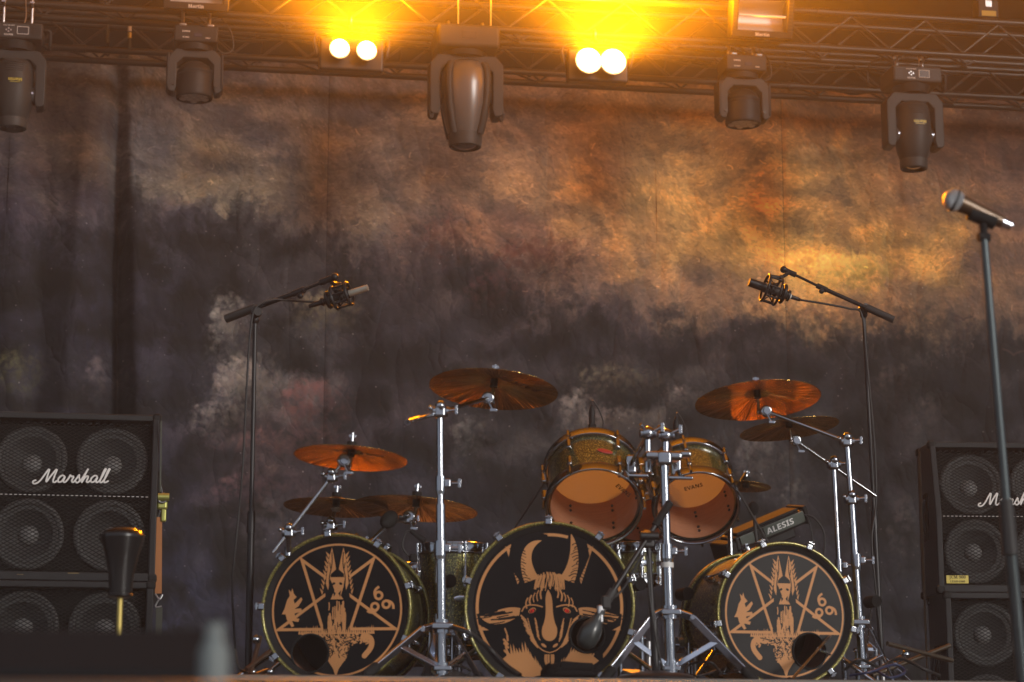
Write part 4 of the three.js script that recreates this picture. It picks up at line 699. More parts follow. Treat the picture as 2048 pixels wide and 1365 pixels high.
function tripod(t, top, low, r, feet) { // double-braced legs: top hub, bottom hub, feet on the riser
  wpart(t, 'leg_hub', [rod(top.clone().add(V(0, -0.022, 0)), top.clone().add(V(0, 0.022, 0)), r + 0.012, r + 0.012, 20), box(0.07, 0.022, 0.06, top.x, top.y, top.z, 0.006)], M.chrome);
  wpart(t, 'lower_hub', [rod(low.clone().add(V(0, -0.018, 0)), low.clone().add(V(0, 0.018, 0)), r + 0.009, r + 0.009, 20), box(0.06, 0.018, 0.05, low.x, low.y, low.z, 0.005)], M.chrome);
  for (const f of feet) {
    const mid = lerp(top, f, 0.5), sh = V(0, top.y * 0.0, 0), knee = lerp(top, f, 0.28).add(V(0, (top.y - f.y) * 0.2, 0));
    const a = top.clone().add(V(Math.sign(f.x - top.x) * 0.03, 0.0, 0));
    const l = wpart(t, 'leg', [bar(a, knee, 0.026, 0.011), bar(knee, f, 0.026, 0.011)], M.chromeWorn);
    wpart(l, 'rivet', [rod(knee.clone().add(V(0, 0, -0.012)), knee.clone().add(V(0, 0, 0.012)), 0.008)], M.chrome);
    wpart(l, 'leg_brace', bar(lerp(knee, f, 0.42), low, 0.02, 0.008), M.chromeWorn);
    wpart(l, 'rubber_foot', aim(new THREE.CapsuleGeometry(0.018, 0.04, 4, 10), f, f.clone().sub(knee)), M.rubber);
  }
}
const onRiser = (p) => V(p.x, RISER + 0.018, p.z);
{ // stand of the large crash, thick pole left of the middle bass drum
  const z = -7.36, top = at(880, 824, z), bot = at(884, 1352, z), t = thing('cymbal_stand', 'tall chrome boom stand with a thick pole left of the middle bass drum', 'cymbal stand', V(bot.x, RISER, z), 0, 'cymbal stands');
  const j = at(881, 1010, z);
  wpart(t, 'lower_pole', rod(bot, j, 0.0155, 0.0155, 24), M.chrome); wpart(t, 'upper_pole', rod(j, top, 0.0115, 0.0115, 20), M.chrome);
  collar(t, at(881, 968, z), 0.0115); collar(t, at(881, 1098, z), 0.0155);
  clampBlock(t, top);
  const e = at(976, 797, -7.93), tail = at(815, 845, -7.1);
  const bm = wpart(t, 'boom_arm', rod(tail, e, 0.0075), M.chrome); wpart(bm, 'rubber_cap', rod(tail, lerp(tail, e, 0.12), 0.0105), M.chromeWorn);
  tilter(t, C1.c, C1.axis, e);
  tripod(t, at(883, 1254, z), at(884, 1338, z), 0.0155, [onRiser(at(742, 1340, z + 0.12)), onRiser(at(960, 1345, z - 0.32)), onRiser(at(850, 1345, z - 0.35))]);
}
{ // slanted boom of the left crash, held by a clamp on the left bass drum
  const t = thing('cymbal_boom', 'slanted chrome boom rising from the top of the left bass drum', 'cymbal stand', at(576, 1110, -7.95), 0, 'cymbal stands');
  const a = at(545, 1106, -7.92), b = at(662, 955, -7.93), e = at(688, 922, -7.92), cl = at(577, 1066, -7.92);
  wpart(t, 'boom_arm', rod(a, b, 0.0075), M.chrome); wpart(t, 'upper_rod', rod(b, e, 0.0065), M.chrome); clampBlock(t, b, 'clamp', 0.9); clampBlock(t, cl, 'clamp', 0.9); wpart(t, 'post', [rod(at(576, 1112, -7.95), cl, 0.009), rod(at(576, 1112, -7.95), at(576, 1095, -7.95), 0.013)], M.chrome);
  tilter(t, C2.c, C2.axis, e);
}
{ // post of the dark left cymbal
  const b = at(660, 1200, -8.45), e = at(668, 1045, -8.45), t = thing('cymbal_stand', 'short chrome post carrying the hi-hat cymbal behind the left bass drum', 'cymbal stand', V(b.x, RISER, b.z), 0, 'cymbal stands');
  wpart(t, 'pole', rod(V(b.x, RISER, b.z), at(660, 1062, -8.45), 0.011), M.chrome); const c2 = at(661, 1052, -8.44); clampBlock(t, c2, 'clamp', 0.95);
  wpart(t, 'upper_rod', rod(c2, at(672, 1014, -8.45), 0.006), M.chrome); wpart(t, 'cup', rod(at(672, 1024, -8.45), at(672, 1017, -8.45), 0.013, 0.02), M.steel);
  wpart(t, 'leg', rod(at(660, 1240, -8.45), V(b.x - 0.3, RISER + 0.01, b.z + 0.1), 0.008), M.chromeWorn); wpart(t, 'leg', rod(at(660, 1240, -8.45), V(b.x + 0.3, RISER + 0.01, b.z + 0.1), 0.008), M.chromeWorn); wpart(t, 'leg', rod(at(660, 1240, -8.45), V(b.x, RISER + 0.01, b.z - 0.3), 0.008), M.chromeWorn);
}
{ // ride boom with its black counterweight
  const e = at(814, 1040, -8.28), w = at(783, 1046, -8.22), a = at(733, 1092, -8.15), t = thing('cymbal_boom', 'chrome boom with a black counterweight under the wide ride cymbal', 'cymbal stand', V(a.x, RISER, a.z), 0, 'cymbal stands');
  wpart(t, 'boom_arm', rod(a, at(768, 1058, -8.2), 0.0085), M.chrome);
  wpart(t, 'counterweight', aim(new THREE.SphereGeometry(0.03, 20, 14).scale(1, 1.35, 0.8), at(778, 1040, -8.21), at(790, 1025, -8.2).sub(a)), M.rubber);
  wpart(t, 'connecting_rod', rod(at(785, 1043, -8.2), e, 0.008), M.blackMetal); clampBlock(t, e, 'clamp', 0.75);
  tilter(t, C4.c, C4.axis, at(818, 1034, -8.28)); wpart(t, 'pole', rod(V(a.x, RISER, a.z), a, 0.011), M.chrome); clampBlock(t, at(712, 1082, -8.14), 'clamp', 0.7);
}
{ // right crash stand
  const z = -8.35, top = at(1694, 884, z), m1 = at(1703, 1000, z), bot = at(1726, 1345, z), t = thing('cymbal_stand', 'tall chrome boom stand at the right holding the bright crash', 'cymbal stand', V(bot.x, RISER, z), 0, 'cymbal stands');
  wpart(t, 'lower_pole', rod(bot, m1, 0.0155, 0.0155, 22), M.chrome); wpart(t, 'upper_pole', rod(m1, top, 0.0115, 0.0115, 20), M.chrome); clampBlock(t, top); clampBlock(t, m1, 'joint', 1); collar(t, at(1713, 1122, z), 0.0155);
  const e = at(1533, 823, -8.45); wpart(t, 'boom_arm', rod(e, top, 0.008, 0.008), M.chrome); tilter(t, C5.c, C5.axis, e);
  tripod(t, at(1719, 1246, z), at(1724, 1335, z), 0.0155, [onRiser(at(1575, 1352, -7.85)), onRiser(at(1800, 1345, z - 0.1)), onRiser(at(1740, 1345, z - 0.4))]);
}
{ // stand of the small dark right cymbal
  const z = -8.75, top = at(1668, 930, z), bot = at(1690, 1345, z), t = thing('cymbal_stand', 'thinner chrome stand just left of the right crash stand', 'cymbal stand', V(bot.x, RISER, z), 0, 'cymbal stands');
  wpart(t, 'pole', rod(V(bot.x, RISER, z), top, 0.0105, 0.0105, 18), M.chrome); clampBlock(t, top); collar(t, at(1678, 1132, z), 0.0105);
  const e = at(1592, 882, z); wpart(t, 'boom_arm', rod(e, at(1752, 993, z), 0.0075), M.chrome); tilter(t, C6.c, C6.axis, e);
  for (const [dx, dz] of [[-0.25, 0.2], [0.3, 0.1], [0, -0.35]]) wpart(t, 'leg', bar(at(1684, 1240, z), V(bot.x + dx, RISER + 0.012, z + dz), 0.022, 0.01), M.chromeWorn);
}
{ // splash post
  const p = at(1463, 1120, -8.55), t = thing('cymbal_stand', 'plain chrome post under the right rack tom carrying the splash cymbal', 'cymbal stand', V(p.x, RISER, p.z), 0, 'cymbal stands');
  wpart(t, 'pole', rod(V(p.x, RISER, p.z), at(1459, 1000, -8.58), 0.0105), M.chrome); wpart(t, 'upper_rod', rod(at(1459, 1000, -8.58), C7.c.clone().addScaledVector(C7.axis, -0.05), 0.006), M.chrome); clampBlock(t, at(1459, 1000, -8.58), 'clamp', 0.7);
}
{ // central tom stand
  const z = -7.4, top = at(1328, 918, z), bot = at(1342, 1350, z), t = thing('tom_stand', 'thick chrome double tom stand in front of the right rack tom', 'tom stand', V(bot.x, RISER, z));
  wpart(t, 'lower_pole', rod(bot, at(1334, 1100, z), 0.0175, 0.0175, 24), M.chrome); wpart(t, 'upper_pole', rod(at(1334, 1100, z), top, 0.0145, 0.0145, 22), M.chrome);
  collar(t, at(1334, 1104, z), 0.016); wpart(t, 'memory_lock', rod(at(1335, 1136, z), at(1335, 1126, z), 0.021, 0.021, 20), M.white);
  wpart(t, 'mount_block', [box(0.13, 0.03, 0.07, top.x, top.y + 0.01, top.z - 0.02, 0.012), box(0.05, 0.05, 0.05, top.x, top.y, top.z, 0.012), box(0.06, 0.02, 0.05, top.x + 0.07, top.y + 0.02, top.z - 0.03, 0.008)], M.chrome);
  for (const [px, py, qx, qy, tz] of [[1296, 868, 1262, 930, -7.95], [1332, 872, 1352, 935, -8.05]]) {
    const p = at(px, py, z - 0.12), b = at(px, 945, z - 0.12), q = at(qx, qy, tz), k = wpart(t, 'tom_arm', [rod(b, p, 0.0125, 0.0125, 18), rod(p, q, 0.009)], M.chrome);
    wpart(k, 'ball_joint', [ball(p, 0.026), rod(p.clone().add(V(-0.028, 0, 0)), p.clone().add(V(0.028, 0, 0)), 0.015)], M.chrome); wpart(k, 'wing_screw', [rod(p, p.clone().add(V(0.045, 0.02, 0.02)), 0.006), box(0.012, 0.032, 0.012, p.x + 0.046, p.y + 0.02, p.z + 0.02), rod(p, p.clone().add(V(-0.03, 0.03, 0.02)), 0.006)], M.chrome);
    wpart(k, 'mount_bracket', [box(0.04, 0.07, 0.03, q.x, q.y, q.z, 0.01), box(0.11, 0.012, 0.03, q.x, q.y - 0.045, q.z + 0.03, 0.004)], M.chrome);
  }
  tripod(t, at(1340, 1226, z), at(1342, 1338, z), 0.0175, [onRiser(at(1215, 1345, z + 0.05)), onRiser(at(1500, 1345, z + 0.08)), onRiser(at(1345, 1345, z - 0.42))]);
}

// ---------------------------------------------------------------- overhead microphones on boom stands
function micStand(o) {
  const t = thing('boom_mic_stand', o.label, 'mic stand', V(o.foot.x, o.foot.y, o.foot.z), 0, 'black boom stands with overhead microphones');
  wpart(t, 'lower_tube', rod(o.foot, lerp(o.foot, o.top, 0.55), 0.013, 0.013, 16), M.blackMetal); wpart(t, 'upper_tube', rod(lerp(o.foot, o.top, 0.55), o.top, 0.0085, 0.0085, 14), M.blackMetal);
  const cl = lerp(o.foot, o.top, 0.55); wpart(t, 'height_clutch', rod(cl.clone().add(V(0, -0.05, 0)), cl.clone().add(V(0, 0.03, 0)), 0.0165, 0.014, 16), M.blackMetal);
  const hubs = lerp(o.foot, o.top, 0.06);
  for (const [x, z] of [[-0.32, 0.12], [0.3, 0.15], [0.02, -0.34]]) { const f = V(o.foot.x + x, o.foot.y + 0.012, o.foot.z + z), l = wpart(t, 'leg', rod(lerp(o.foot, o.top, 0.09), f, 0.008), M.blackMetal); wpart(l, 'rubber_foot', ball(f, 0.014), M.rubber); wpart(l, 'leg_brace', rod(hubs, lerp(hubs, f, 0.5).add(V(0, 0.02, 0)), 0.005), M.blackMetal); }
  const k = wpart(t, 'swivel_clutch', [ball(o.top, 0.017), box(0.03, 0.05, 0.03, o.top.x, o.top.y + 0.02, o.top.z, 0.008), rod(o.top.clone().add(V(0, 0.03, -0.03)), o.top.clone().add(V(0, 0.03, 0.03)), 0.016)], M.blackMetal);
  wpart(k, 'clutch_knob', rod(o.top.clone().add(V(0.008, 0.022, 0.03)), o.top.clone().add(V(0.008, 0.022, 0.044)), 0.017, 0.015, 18), M.darkGrey);
  const b = wpart(t, 'boom_arm', [rod(o.tail, o.mid, 0.0095), rod(o.mid, o.tip, 0.0062)], M.blackMetal);
  const dir = o.tip.clone().sub(o.tail).normalize();
  wpart(b, 'counterweight', rod(o.tail, o.tail.clone().addScaledVector(dir, 0.13), 0.0165, 0.0165, 18), M.darkGrey);
  wpart(b, 'arm_collar', [rod(o.mid.clone().addScaledVector(dir, -0.03), o.mid.clone().addScaledVector(dir, 0.02), 0.0125), ball(o.mid.clone().add(V(0, -0.02, 0.01)), 0.012)], M.blackMetal);
  wpart(b, 'tip_clip', [rod(o.tip.clone().addScaledVector(dir, -0.03), o.tip.clone().addScaledVector(dir, 0.025), 0.0125), ball(o.tip.clone().addScaledVector(dir, 0.03).add(V(0, 0.0, 0)), 0.016), rod(o.tip, o.hang, 0.008)], M.blackMetal);
  return t;
}
function condenser(c, dir, hang, label, bodyMat, r = 0.043, br = 0.0125) { // slim body in a round elastic shock mount
  const d = dir.clone().normalize(), t = thing('condenser_microphone', label, 'microphone', c, 0, 'overhead condenser microphones');
  wpart(t, 'body', [rod(c.clone().addScaledVector(d, -0.075), c.clone().addScaledVector(d, 0.03), br, br, 22)], M.darkGrey);
  wpart(t, 'grille_head', [rod(c.clone().addScaledVector(d, 0.03), c.clone().addScaledVector(d, 0.105), br * 1.03, br * 0.94, 22)], bodyMat);
  const q = new THREE.Quaternion().setFromUnitVectors(V(0, 0, 1), d), ring = (o2, rr, w) => new THREE.TorusGeometry(rr, w, 8, 30).applyQuaternion(q).translate(c.x + d.x * o2, c.y + d.y * o2, c.z + d.z * o2);
  const m = wpart(t, 'shock_mount', [ring(-0.03, r, 0.006), ring(0.028, r, 0.006), ring(-0.055, r * 0.62, 0.009), ring(0.0, r * 0.5, 0.006)], M.blackMetal);
  const u = V(0, 1, 0).cross(d).normalize(), w = d.clone().cross(u);
  for (let i = 0; i < 8; i++) { const a = i * Math.PI / 4, v = u.clone().multiplyScalar(Math.cos(a)).addScaledVector(w, Math.sin(a)); wpart(m, 'elastic', rod(c.clone().addScaledVector(d, i % 2 ? -0.03 : 0.028).addScaledVector(v, r), c.clone().addScaledVector(v, r * 0.5), 0.0028, 0.0028, 6), M.rubber); wpart(m, 'mount_post', rod(c.clone().addScaledVector(d, -0.03).addScaledVector(v, r), c.clone().addScaledVector(d, 0.028).addScaledVector(v, r), 0.0045, 0.0045, 6), M.blackMetal); }
  wpart(m, 'mount_arm', [rod(hang, c.clone().add(V(0, r, 0)), 0.009), ball(hang, 0.013)], M.blackMetal);
  wpart(t, 'connector', [rod(c.clone().addScaledVector(d, -0.075), c.clone().addScaledVector(d, -0.085), br * 1.3, br * 1.3, 20), rod(c.clone().addScaledVector(d, -0.085), c.clone().addScaledVector(d, -0.135), 0.0105, 0.008, 14)], M.blackMetal);
  return c.clone().addScaledVector(d, -0.135);
}
{
  const z = -8.35, foot = at(496, 1372, z); foot.y = RISER * 0 + 0.005;
  const footL = V(foot.x, 0.005, z), top = at(510, 640, z), hang = at(672, 570, z);
  micStand({ label: 'black boom mic stand left of the left bass drum', foot: footL, top, tail: at(452, 638, z - 0.12), mid: at(600, 583, z + 0.06), tip: at(655, 560, z + 0.12), hang });
  const e = condenser(at(684, 592, z + 0.1), at(720, 583, z + 0.1).sub(at(660, 602, z + 0.05)), hang, 'overhead microphone in a round shock mount at the left boom', S(lin(0.42, 0.4, 0.34), 0.4, 0.5));
  single('microphone_cable', [tube([e, at(640, 606, z + 0.05), at(585, 602, z + 0.02), at(545, 600, z + 0.03), at(510, 618, z + 0.04), at(499, 680, z + 0.04), at(492, 800, z + 0.06), at(484, 950, z + 0.1), at(468, 1120, z + 0.12), at(464, 1180, z + 0.12), at(470, 1300, z + 0.1)], 0.0042, 120)], M.cable, 'thin black cable hanging from the left overhead microphone', 'cable', 'microphone cables');
}
{
  const z = -9.3, foot = at(1770, 1372, z); const top = at(1728, 630, z), hang = at(1562, 556, z);
  micStand({ label: 'black boom mic stand right of the kit before the backdrop', foot: V(foot.x, 0.005, z), top, tail: at(1788, 640, z + 0.06), mid: at(1642, 575, z), tip: at(1580, 545, z - 0.03), hang });
  const e = condenser(at(1543, 580, z), at(1512, 570, z).sub(at(1575, 592, z)), hang, 'overhead microphone in a round shock mount at the right boom', M.blackMetal, 0.06, 0.02);
  single('microphone_cable', [tube([e, at(1600, 600, z + 0.02), at(1650, 608, z + 0.03), at(1700, 618, z + 0.03), at(1724, 630, z + 0.03), at(1734, 720, z + 0.03), at(1750, 900, z + 0.03), at(1752, 1010, z + 0.03), at(1744, 1080, z + 0.05), at(1752, 1180, z + 0.05), at(1764, 1300, z + 0.03)], 0.0048, 120)], M.cable, 'thin black cable running from the right overhead microphone down its stand', 'cable', 'microphone cables');
  single('cable_marker', [rod(at(1574, 592, z + 0.004), at(1582, 594, z + 0.004), 0.013, 0.0125, 16)], M.white, 'white tape sleeve on the right overhead microphone plug', 'tape');
}
{ // bass drum microphone on its boom
  const z = -7.28, foot = at(1312, 1352, z), top = at(1296, 1080, z), t = thing('bass_drum_mic_stand', 'black boom stand slanting across the middle bass drum', 'mic stand', V(foot.x, RISER, z));
  wpart(t, 'pole', rod(V(foot.x, RISER, z), top, 0.0095), M.blackMetal); wpart(t, 'lower_tube', rod(V(foot.x, RISER, z), at(1308, 1240, z), 0.013), M.blackMetal);
  wpart(t, 'round_base', lathe([[0.0, 0.03], [0.03, 0.028], [0.11, 0.016], [0.13, 0.008], [0.132, 0]], 40).translate(foot.x, RISER + 0.001, z), M.blackMetal);
  wpart(t, 'swivel_clutch', [ball(top, 0.022), box(0.045, 0.06, 0.035, top.x, top.y, top.z, 0.01), rod(top.clone().add(V(-0.03, 0.01, 0.02)), top.clone().add(V(0.03, 0.01, 0.02)), 0.014)], M.blackMetal);
  const a = at(1340, 1006, z - 0.02), b = at(1212, 1206, z + 0.06), d = b.clone().sub(a).normalize();
  const bm = wpart(t, 'boom_arm', rod(a, b, 0.0085), M.blackMetal); wpart(bm, 'grip', rod(a, a.clone().addScaledVector(d, 0.1), 0.0135), M.rubber); wpart(bm, 'mic_clip', [rod(b.clone().addScaledVector(d, -0.05), b, 0.015), box(0.03, 0.045, 0.03, b.x, b.y, b.z, 0.008)], M.darkGrey);
  const m = at(1180, 1268, z + 0.05), k = thing('bass_drum_microphone', 'black egg-shaped microphone at the port of the middle bass drum', 'microphone', m);
  wpart(k, 'body', aim(lathe([[0, -0.055], [0.02, -0.05], [0.034, -0.03], [0.037, 0], [0.033, 0.025], [0.022, 0.045], [0.016, 0.06], [0.013, 0.085], [0, 0.088]], 30), m, b.clone().sub(m)), PH({ color: lin(0.03, 0.035, 0.034), roughness: 0.35, clearcoat: 0.3 }));
  wpart(k, 'swivel_mount', [rod(lerp(m, b, 0.5), b, 0.011), box(0.02, 0.06, 0.02, lerp(m, b, 0.62).x, lerp(m, b, 0.62).y, m.z + 0.01, 0.006)], M.steel);
  single('microphone_cable', [tube([b, at(1245, 1180, z + 0.04), at(1290, 1110, z + 0.05), at(1300, 1200, z + 0.05), at(1316, 1300, z + 0.04), at(1330, 1350, z + 0.03)], 0.004, 60)], M.cable, 'black cable looping from the bass drum microphone boom', 'cable', 'microphone cables');
}
// clip-on microphones on the tom rims
for (const [px, py, z, lab] of [[1184, 832, -8.3, 'clip-on microphone standing on the rim of the left rack tom'], [1353, 856, -8.35, 'clip-on microphone on the rim of the right rack tom']]) {
  const p = at(px, py, z), t = thing('clip_microphone', lab, 'microphone', p, 0, 'clip-on drum microphones');
  part(t, 'body', [lathe([[0, -0.04], [0.012, -0.038], [0.013, 0.012], [0.009, 0.03], [0.005, 0.042], [0, 0.043]], 18)], M.blackPlastic);
  part(t, 'clip', [box(0.03, 0.05, 0.026, 0, -0.055, 0, 0.008), box(0.05, 0.02, 0.03, 0, -0.075, 0, 0.006)], M.rubber);
  part(t, 'tail_cable', tube([V(0, 0.04, 0), V(0.006, 0.06, -0.01), V(0.035, 0.02, -0.02), V(0.05, -0.03, -0.03), V(0.03, -0.08, -0.04)], 0.003, 30), M.cable);
}
{ // microphone over the floor tom
  const p = at(838, 1068, -8.1), t = thing('clip_microphone', 'black clip-on microphone on the rim of the floor tom', 'microphone', p, 0, 'clip-on drum microphones');
  part(t, 'body', rod(V(-0.03, 0.01, 0), V(0.02, -0.03, 0.02), 0.009, 0.013), M.blackPlastic); part(t, 'gooseneck', tube([V(-0.03, 0.01, 0), V(-0.05, 0.0, 0), V(-0.06, -0.05, 0), V(-0.03, -0.09, 0)], 0.004, 24), M.cable); part(t, 'clip', box(0.03, 0.03, 0.03, -0.02, -0.09, 0, 0.008), M.rubber);
}
{ // electronic drum module
  const c = at(1535, 1062, -8.75), t = thing('drum_module', 'dark electronic drum pad module tilted behind the right bass drum', 'drum module', c); t.rotation.set(0.15, 0.25, 0.36);
  part(t, 'case', [box(0.34, 0.06, 0.13, 0.005, 0.0, -0.04, 0.01), box(0.3, 0.05, 0.09, -0.02, -0.05, -0.06, 0.01)], M.blackPlastic);
  part(t, 'front_face', box(0.31, 0.045, 0.008, 0.01, 0.004, 0.027, 0.002), S(lin(0.05, 0.062, 0.05), 0.3));
  part(t, 'end_cheek', box(0.05, 0.1, 0.14, -0.19, -0.03, -0.04, 0.01), M.rubber); part(t, 'end_cheek', box(0.02, 0.075, 0.14, 0.18, 0.004, -0.04, 0.006), M.rubber);
  part(t, 'dark_window', box(0.05, 0.042, 0.002, -0.055, 0.004, 0.0315, 0.0005), S(lin(0.01, 0.01, 0.01), 0.15));
  part(t, 'lettering', text('ALESIS', 0.024, 0.001).scale(1.25, 1, 1).translate(0.045, 0.004, 0.0312), M.silverText);
  part(t, 'pad', box(0.3, 0.012, 0.11, 0.005, 0.036, -0.04, 0.004), M.rubber);
  part(t, 'mounting_post', rod(V(-0.05, -0.06, -0.05), V(-0.2, -0.36, -0.06), 0.01), M.chromeWorn);
  const e = at(1608, 1030, -8.75);
  for (const [k, lab] of [[0, 'outer black cable arching off the end of the drum module'], [1, 'inner black cable with a jack plug dangling from the drum module']]) {
    const pts = k ? [e, at(1618, 1040, -8.74), at(1626, 1080, -8.74), at(1630, 1120, -8.74), at(1632, 1180, -8.74)] : [e, at(1628, 1036, -8.74), at(1646, 1060, -8.74), at(1650, 1090, -8.74), at(1645, 1150, -8.74), at(1646, 1200, -8.74)];
    single('module_cable', k ? [tube(pts, 0.003, 50), rod(pts[2], pts[3].clone().lerp(pts[2], 0.5), 0.007)] : [tube(pts, 0.0042, 50)], M.cable, lab, 'cable', 'cables of the drum module');
  }
}
{ // talkback mic with foam
  const c = at(1507, 1018, -8.4), f = at(1516, 1110, -8.4), t = thing('foam_microphone', 'microphone with a black foam ball in front of the drum module', 'microphone', V(f.x, RISER, f.z));
  wpart(t, 'foam_windshield', new THREE.SphereGeometry(0.021, 22, 16).scale(1, 1.35, 1).translate(c.x, c.y, c.z), M.foam); wpart(t, 'stem', rod(f, c, 0.0062), M.darkGrey); wpart(t, 'pole', rod(V(f.x, RISER, f.z), f, 0.008), M.blackMetal);
  single('thin_rod', [rod(at(1462, 958, -8.3), at(1540, 1092, -8.36), 0.0042)], M.darkGrey, 'thin dark rod slanting from the right rack tom to the right bass drum', 'rod');
  single('thin_rod', [rod(at(1030, 1056, -8.2), at(1090, 965, -8.25), 0.0036)], M.darkGrey, 'thin dark rod slanting between middle bass drum and left rack tom', 'rod');
}
// ---------------------------------------------------------------- front of the stage
{ // vocal microphone on its straight stand
  const z = -4.9, top = at(1968, 470, z), low = at(2050, 1440, z - 0.12), foot = V(lerp(top, low, 1.18).x, 0.0, z - 0.14);
  const t = thing('vocal_mic_stand', 'straight stand at the right edge carrying the vocal microphone', 'mic stand', foot);
  const br = at(2018, 1060, z - 0.06);
  wpart(t, 'upper_tube', rod(br, top, 0.0105, 0.0095, 18), S(lin(0.09, 0.11, 0.115), 0.35, 0.7)); wpart(t, 'lower_tube', rod(foot, br, 0.0145, 0.0145, 18), S(lin(0.09, 0.11, 0.115), 0.35, 0.7)); wpart(t, 'height_clutch', rod(at(2022, 1110, z - 0.06), at(2012, 1000, z - 0.06), 0.019, 0.0165, 18), M.darkGrey);
  wpart(t, 'round_base', lathe([[0, 0.03], [0.04, 0.028], [0.12, 0.014], [0.135, 0]], 36).translate(foot.x, 0.001, foot.z), M.blackMetal);
  const cp = at(1967, 436, z); wpart(t, 'mic_clip', [rod(top, cp, 0.009, 0.012), aim(lathe([[0.015, -0.03], [0.0185, -0.03], [0.0185, 0.035], [0.015, 0.035]], 20), cp, at(1900, 398, z).sub(at(2016, 446, z))), rod(top.clone().add(V(-0.014, -0.006, 0)), top.clone().add(V(0.014, -0.006, 0)), 0.011)], M.rubber);
  const h = at(1909, 401, z), e = at(2008, 446, z), d = e.clone().sub(h).normalize(), m = thing('vocal_microphone', 'blurred black vocal microphone with a silver grille in the right foreground', 'microphone', cp);
  wpart(m, 'grille_ball', aim(new THREE.SphereGeometry(0.0265, 26, 18), h, d), S(lin(0.55, 0.57, 0.57), 0.35, 0.85, { bumpMap: texTolex, bumpScale: 0.003 }));
  wpart(m, 'grille_band', aim(new THREE.TorusGeometry(0.0262, 0.0026, 8, 26).rotateX(Math.PI / 2), h, d), M.darkGrey);
  wpart(m, 'handle', rod(h.clone().addScaledVector(d, 0.016), h.clone().addScaledVector(d, 0.125), 0.0215, 0.0145, 22), PH({ color: lin(0.14, 0.09, 0.055), roughness: 0.42, metalness: 0.8, clearcoat: 0.3 }));
  wpart(m, 'connector', rod(h.clone().addScaledVector(d, 0.125), h.clone().addScaledVector(d, 0.15), 0.0125, 0.0115, 16), M.chromeWorn);
}
{ // conical bowl on a stem
  const z = -6.15, b = at(240, 1196, z), k = 1 / ppm(b), t = thing('conical_torch', 'black cone with a shiny domed lid on a thin stem before the left cabinets', 'torch', V(b.x, 0, z));
  const q = (r, y) => [r * k, (1196 - y) * k];
  wpart(t, 'cone_body', lathe([[0, 0], q(20, 1196), q(23, 1192), q(25, 1150), q(34, 1110), q(43, 1078), q(44, 1072), q(41, 1069)], 40).translate(b.x, b.y, b.z), PH({ color: lin(0.02, 0.02, 0.02), roughness: 0.3, metalness: 0.5, clearcoat: 0.4, clearcoatRoughness: 0.2 }));
  wpart(t, 'domed_lid', lathe([q(42, 1071), q(38, 1063), q(26, 1058), q(10, 1056), q(0, 1056)], 36).translate(b.x, b.y, b.z), PH({ color: lin(0.03, 0.03, 0.03), roughness: 0.16, metalness: 0.7 }));
  wpart(t, 'lower_ring', new THREE.TorusGeometry(23 * k, 0.004, 8, 30).rotateX(Math.PI / 2).translate(b.x, b.y + 0.006, b.z), M.blackMetal);
  wpart(t, 'stem', rod(V(b.x, 0.01, z), b, 0.0075), M.gold); wpart(t, 'foot_plate', rod(V(b.x, 0, z), V(b.x, 0.012, z), 0.13, 0.12, 36), M.blackMetal);
}
{ // blurred things along the front edge of the stage
  const z = -2.35, a = at(-160, 1400, z), b = at(452, 1275, z), w = b.x - a.x, hgt = b.y, t = thing('floor_monitor', 'low blurred black stage monitor filling the lower left corner', 'stage monitor', V((a.x + b.x) / 2, 0, z));
  const s = new THREE.Shape(); s.moveTo(-0.28, 0); s.lineTo(0.05, 0); s.lineTo(0.05, hgt * 0.45); s.lineTo(-0.04, hgt); s.lineTo(-0.28, hgt * 0.9); s.closePath();
  part(t, 'enclosure', new THREE.ExtrudeGeometry(s, { depth: w - 0.02, bevelEnabled: true, bevelSize: 0.008, bevelThickness: 0.01, bevelSegments: 2 }).rotateY(-Math.PI / 2).translate(w / 2 - 0.01, 0, 0), S(lin(0.014, 0.014, 0.015), 0.8, 0, { specularIntensity: 0.3 }));
  part(t, 'grille', box(w - 0.05, hgt * 0.36, 0.006, 0, hgt * 0.22, 0.06, 0.002), M.grille);
  const q = at(428, 1345, z + 0.4), tp2 = at(428, 1244, z + 0.4), r = 0.0135, L = tp2.y - 0.002, bt = thing('plastic_bottle', 'small pale blurred bottle at the right end of the stage monitor', 'bottle', V(q.x, 0, q.z));
  part(bt, 'body', lathe([[0, 0.002], [r * 0.95, 0.002], [r, 0.006], [r, L * 0.62], [r * 0.7, L * 0.76], [r * 0.55, L * 0.84]], 24), S(lin(0.17, 0.19, 0.18), 0.5)); part(bt, 'cap', rod(V(0, L * 0.83, 0), V(0, L, 0), r * 0.62, r * 0.6, 18), S(lin(0.18, 0.2, 0.19), 0.5));
}
{ // folded towel on the riser's edge
  const p = at(1138, 1358, -7.22), t = thing('folded_towel', 'crumpled black towel lying before the middle bass drum', 'towel', V(p.x, RISER, p.z));
  const lump = (w, h, d, x, y, z, s) => { const g = new RoundedBoxGeometry(w, h, d, 8, Math.min(w, h, d) * 0.48), q = g.attributes.position; for (let i = 0; i < q.count; i++) { const X = q.getX(i), Y = q.getY(i), Z = q.getZ(i), n = 0.006 * nA(X * 30 + s, Z * 30 + Y * 20) + 0.004 * nB(X * 70, Y * 70 + s); q.setXYZ(i, X + n, Y + n * 1.2, Z + n); } g.computeVertexNormals(); return g.translate(x, y, z); };
  part(t, 'lower_fold', lump(0.17, 0.03, 0.1, 0, 0.012, 0, 1), M.towel); part(t, 'upper_fold', lump(0.12, 0.028, 0.09, 0.018, 0.034, 0, 5), M.towel); part(t, 'rolled_end', lump(0.045, 0.042, 0.1, -0.06, 0.026, 0.01, 9), M.towel);
}
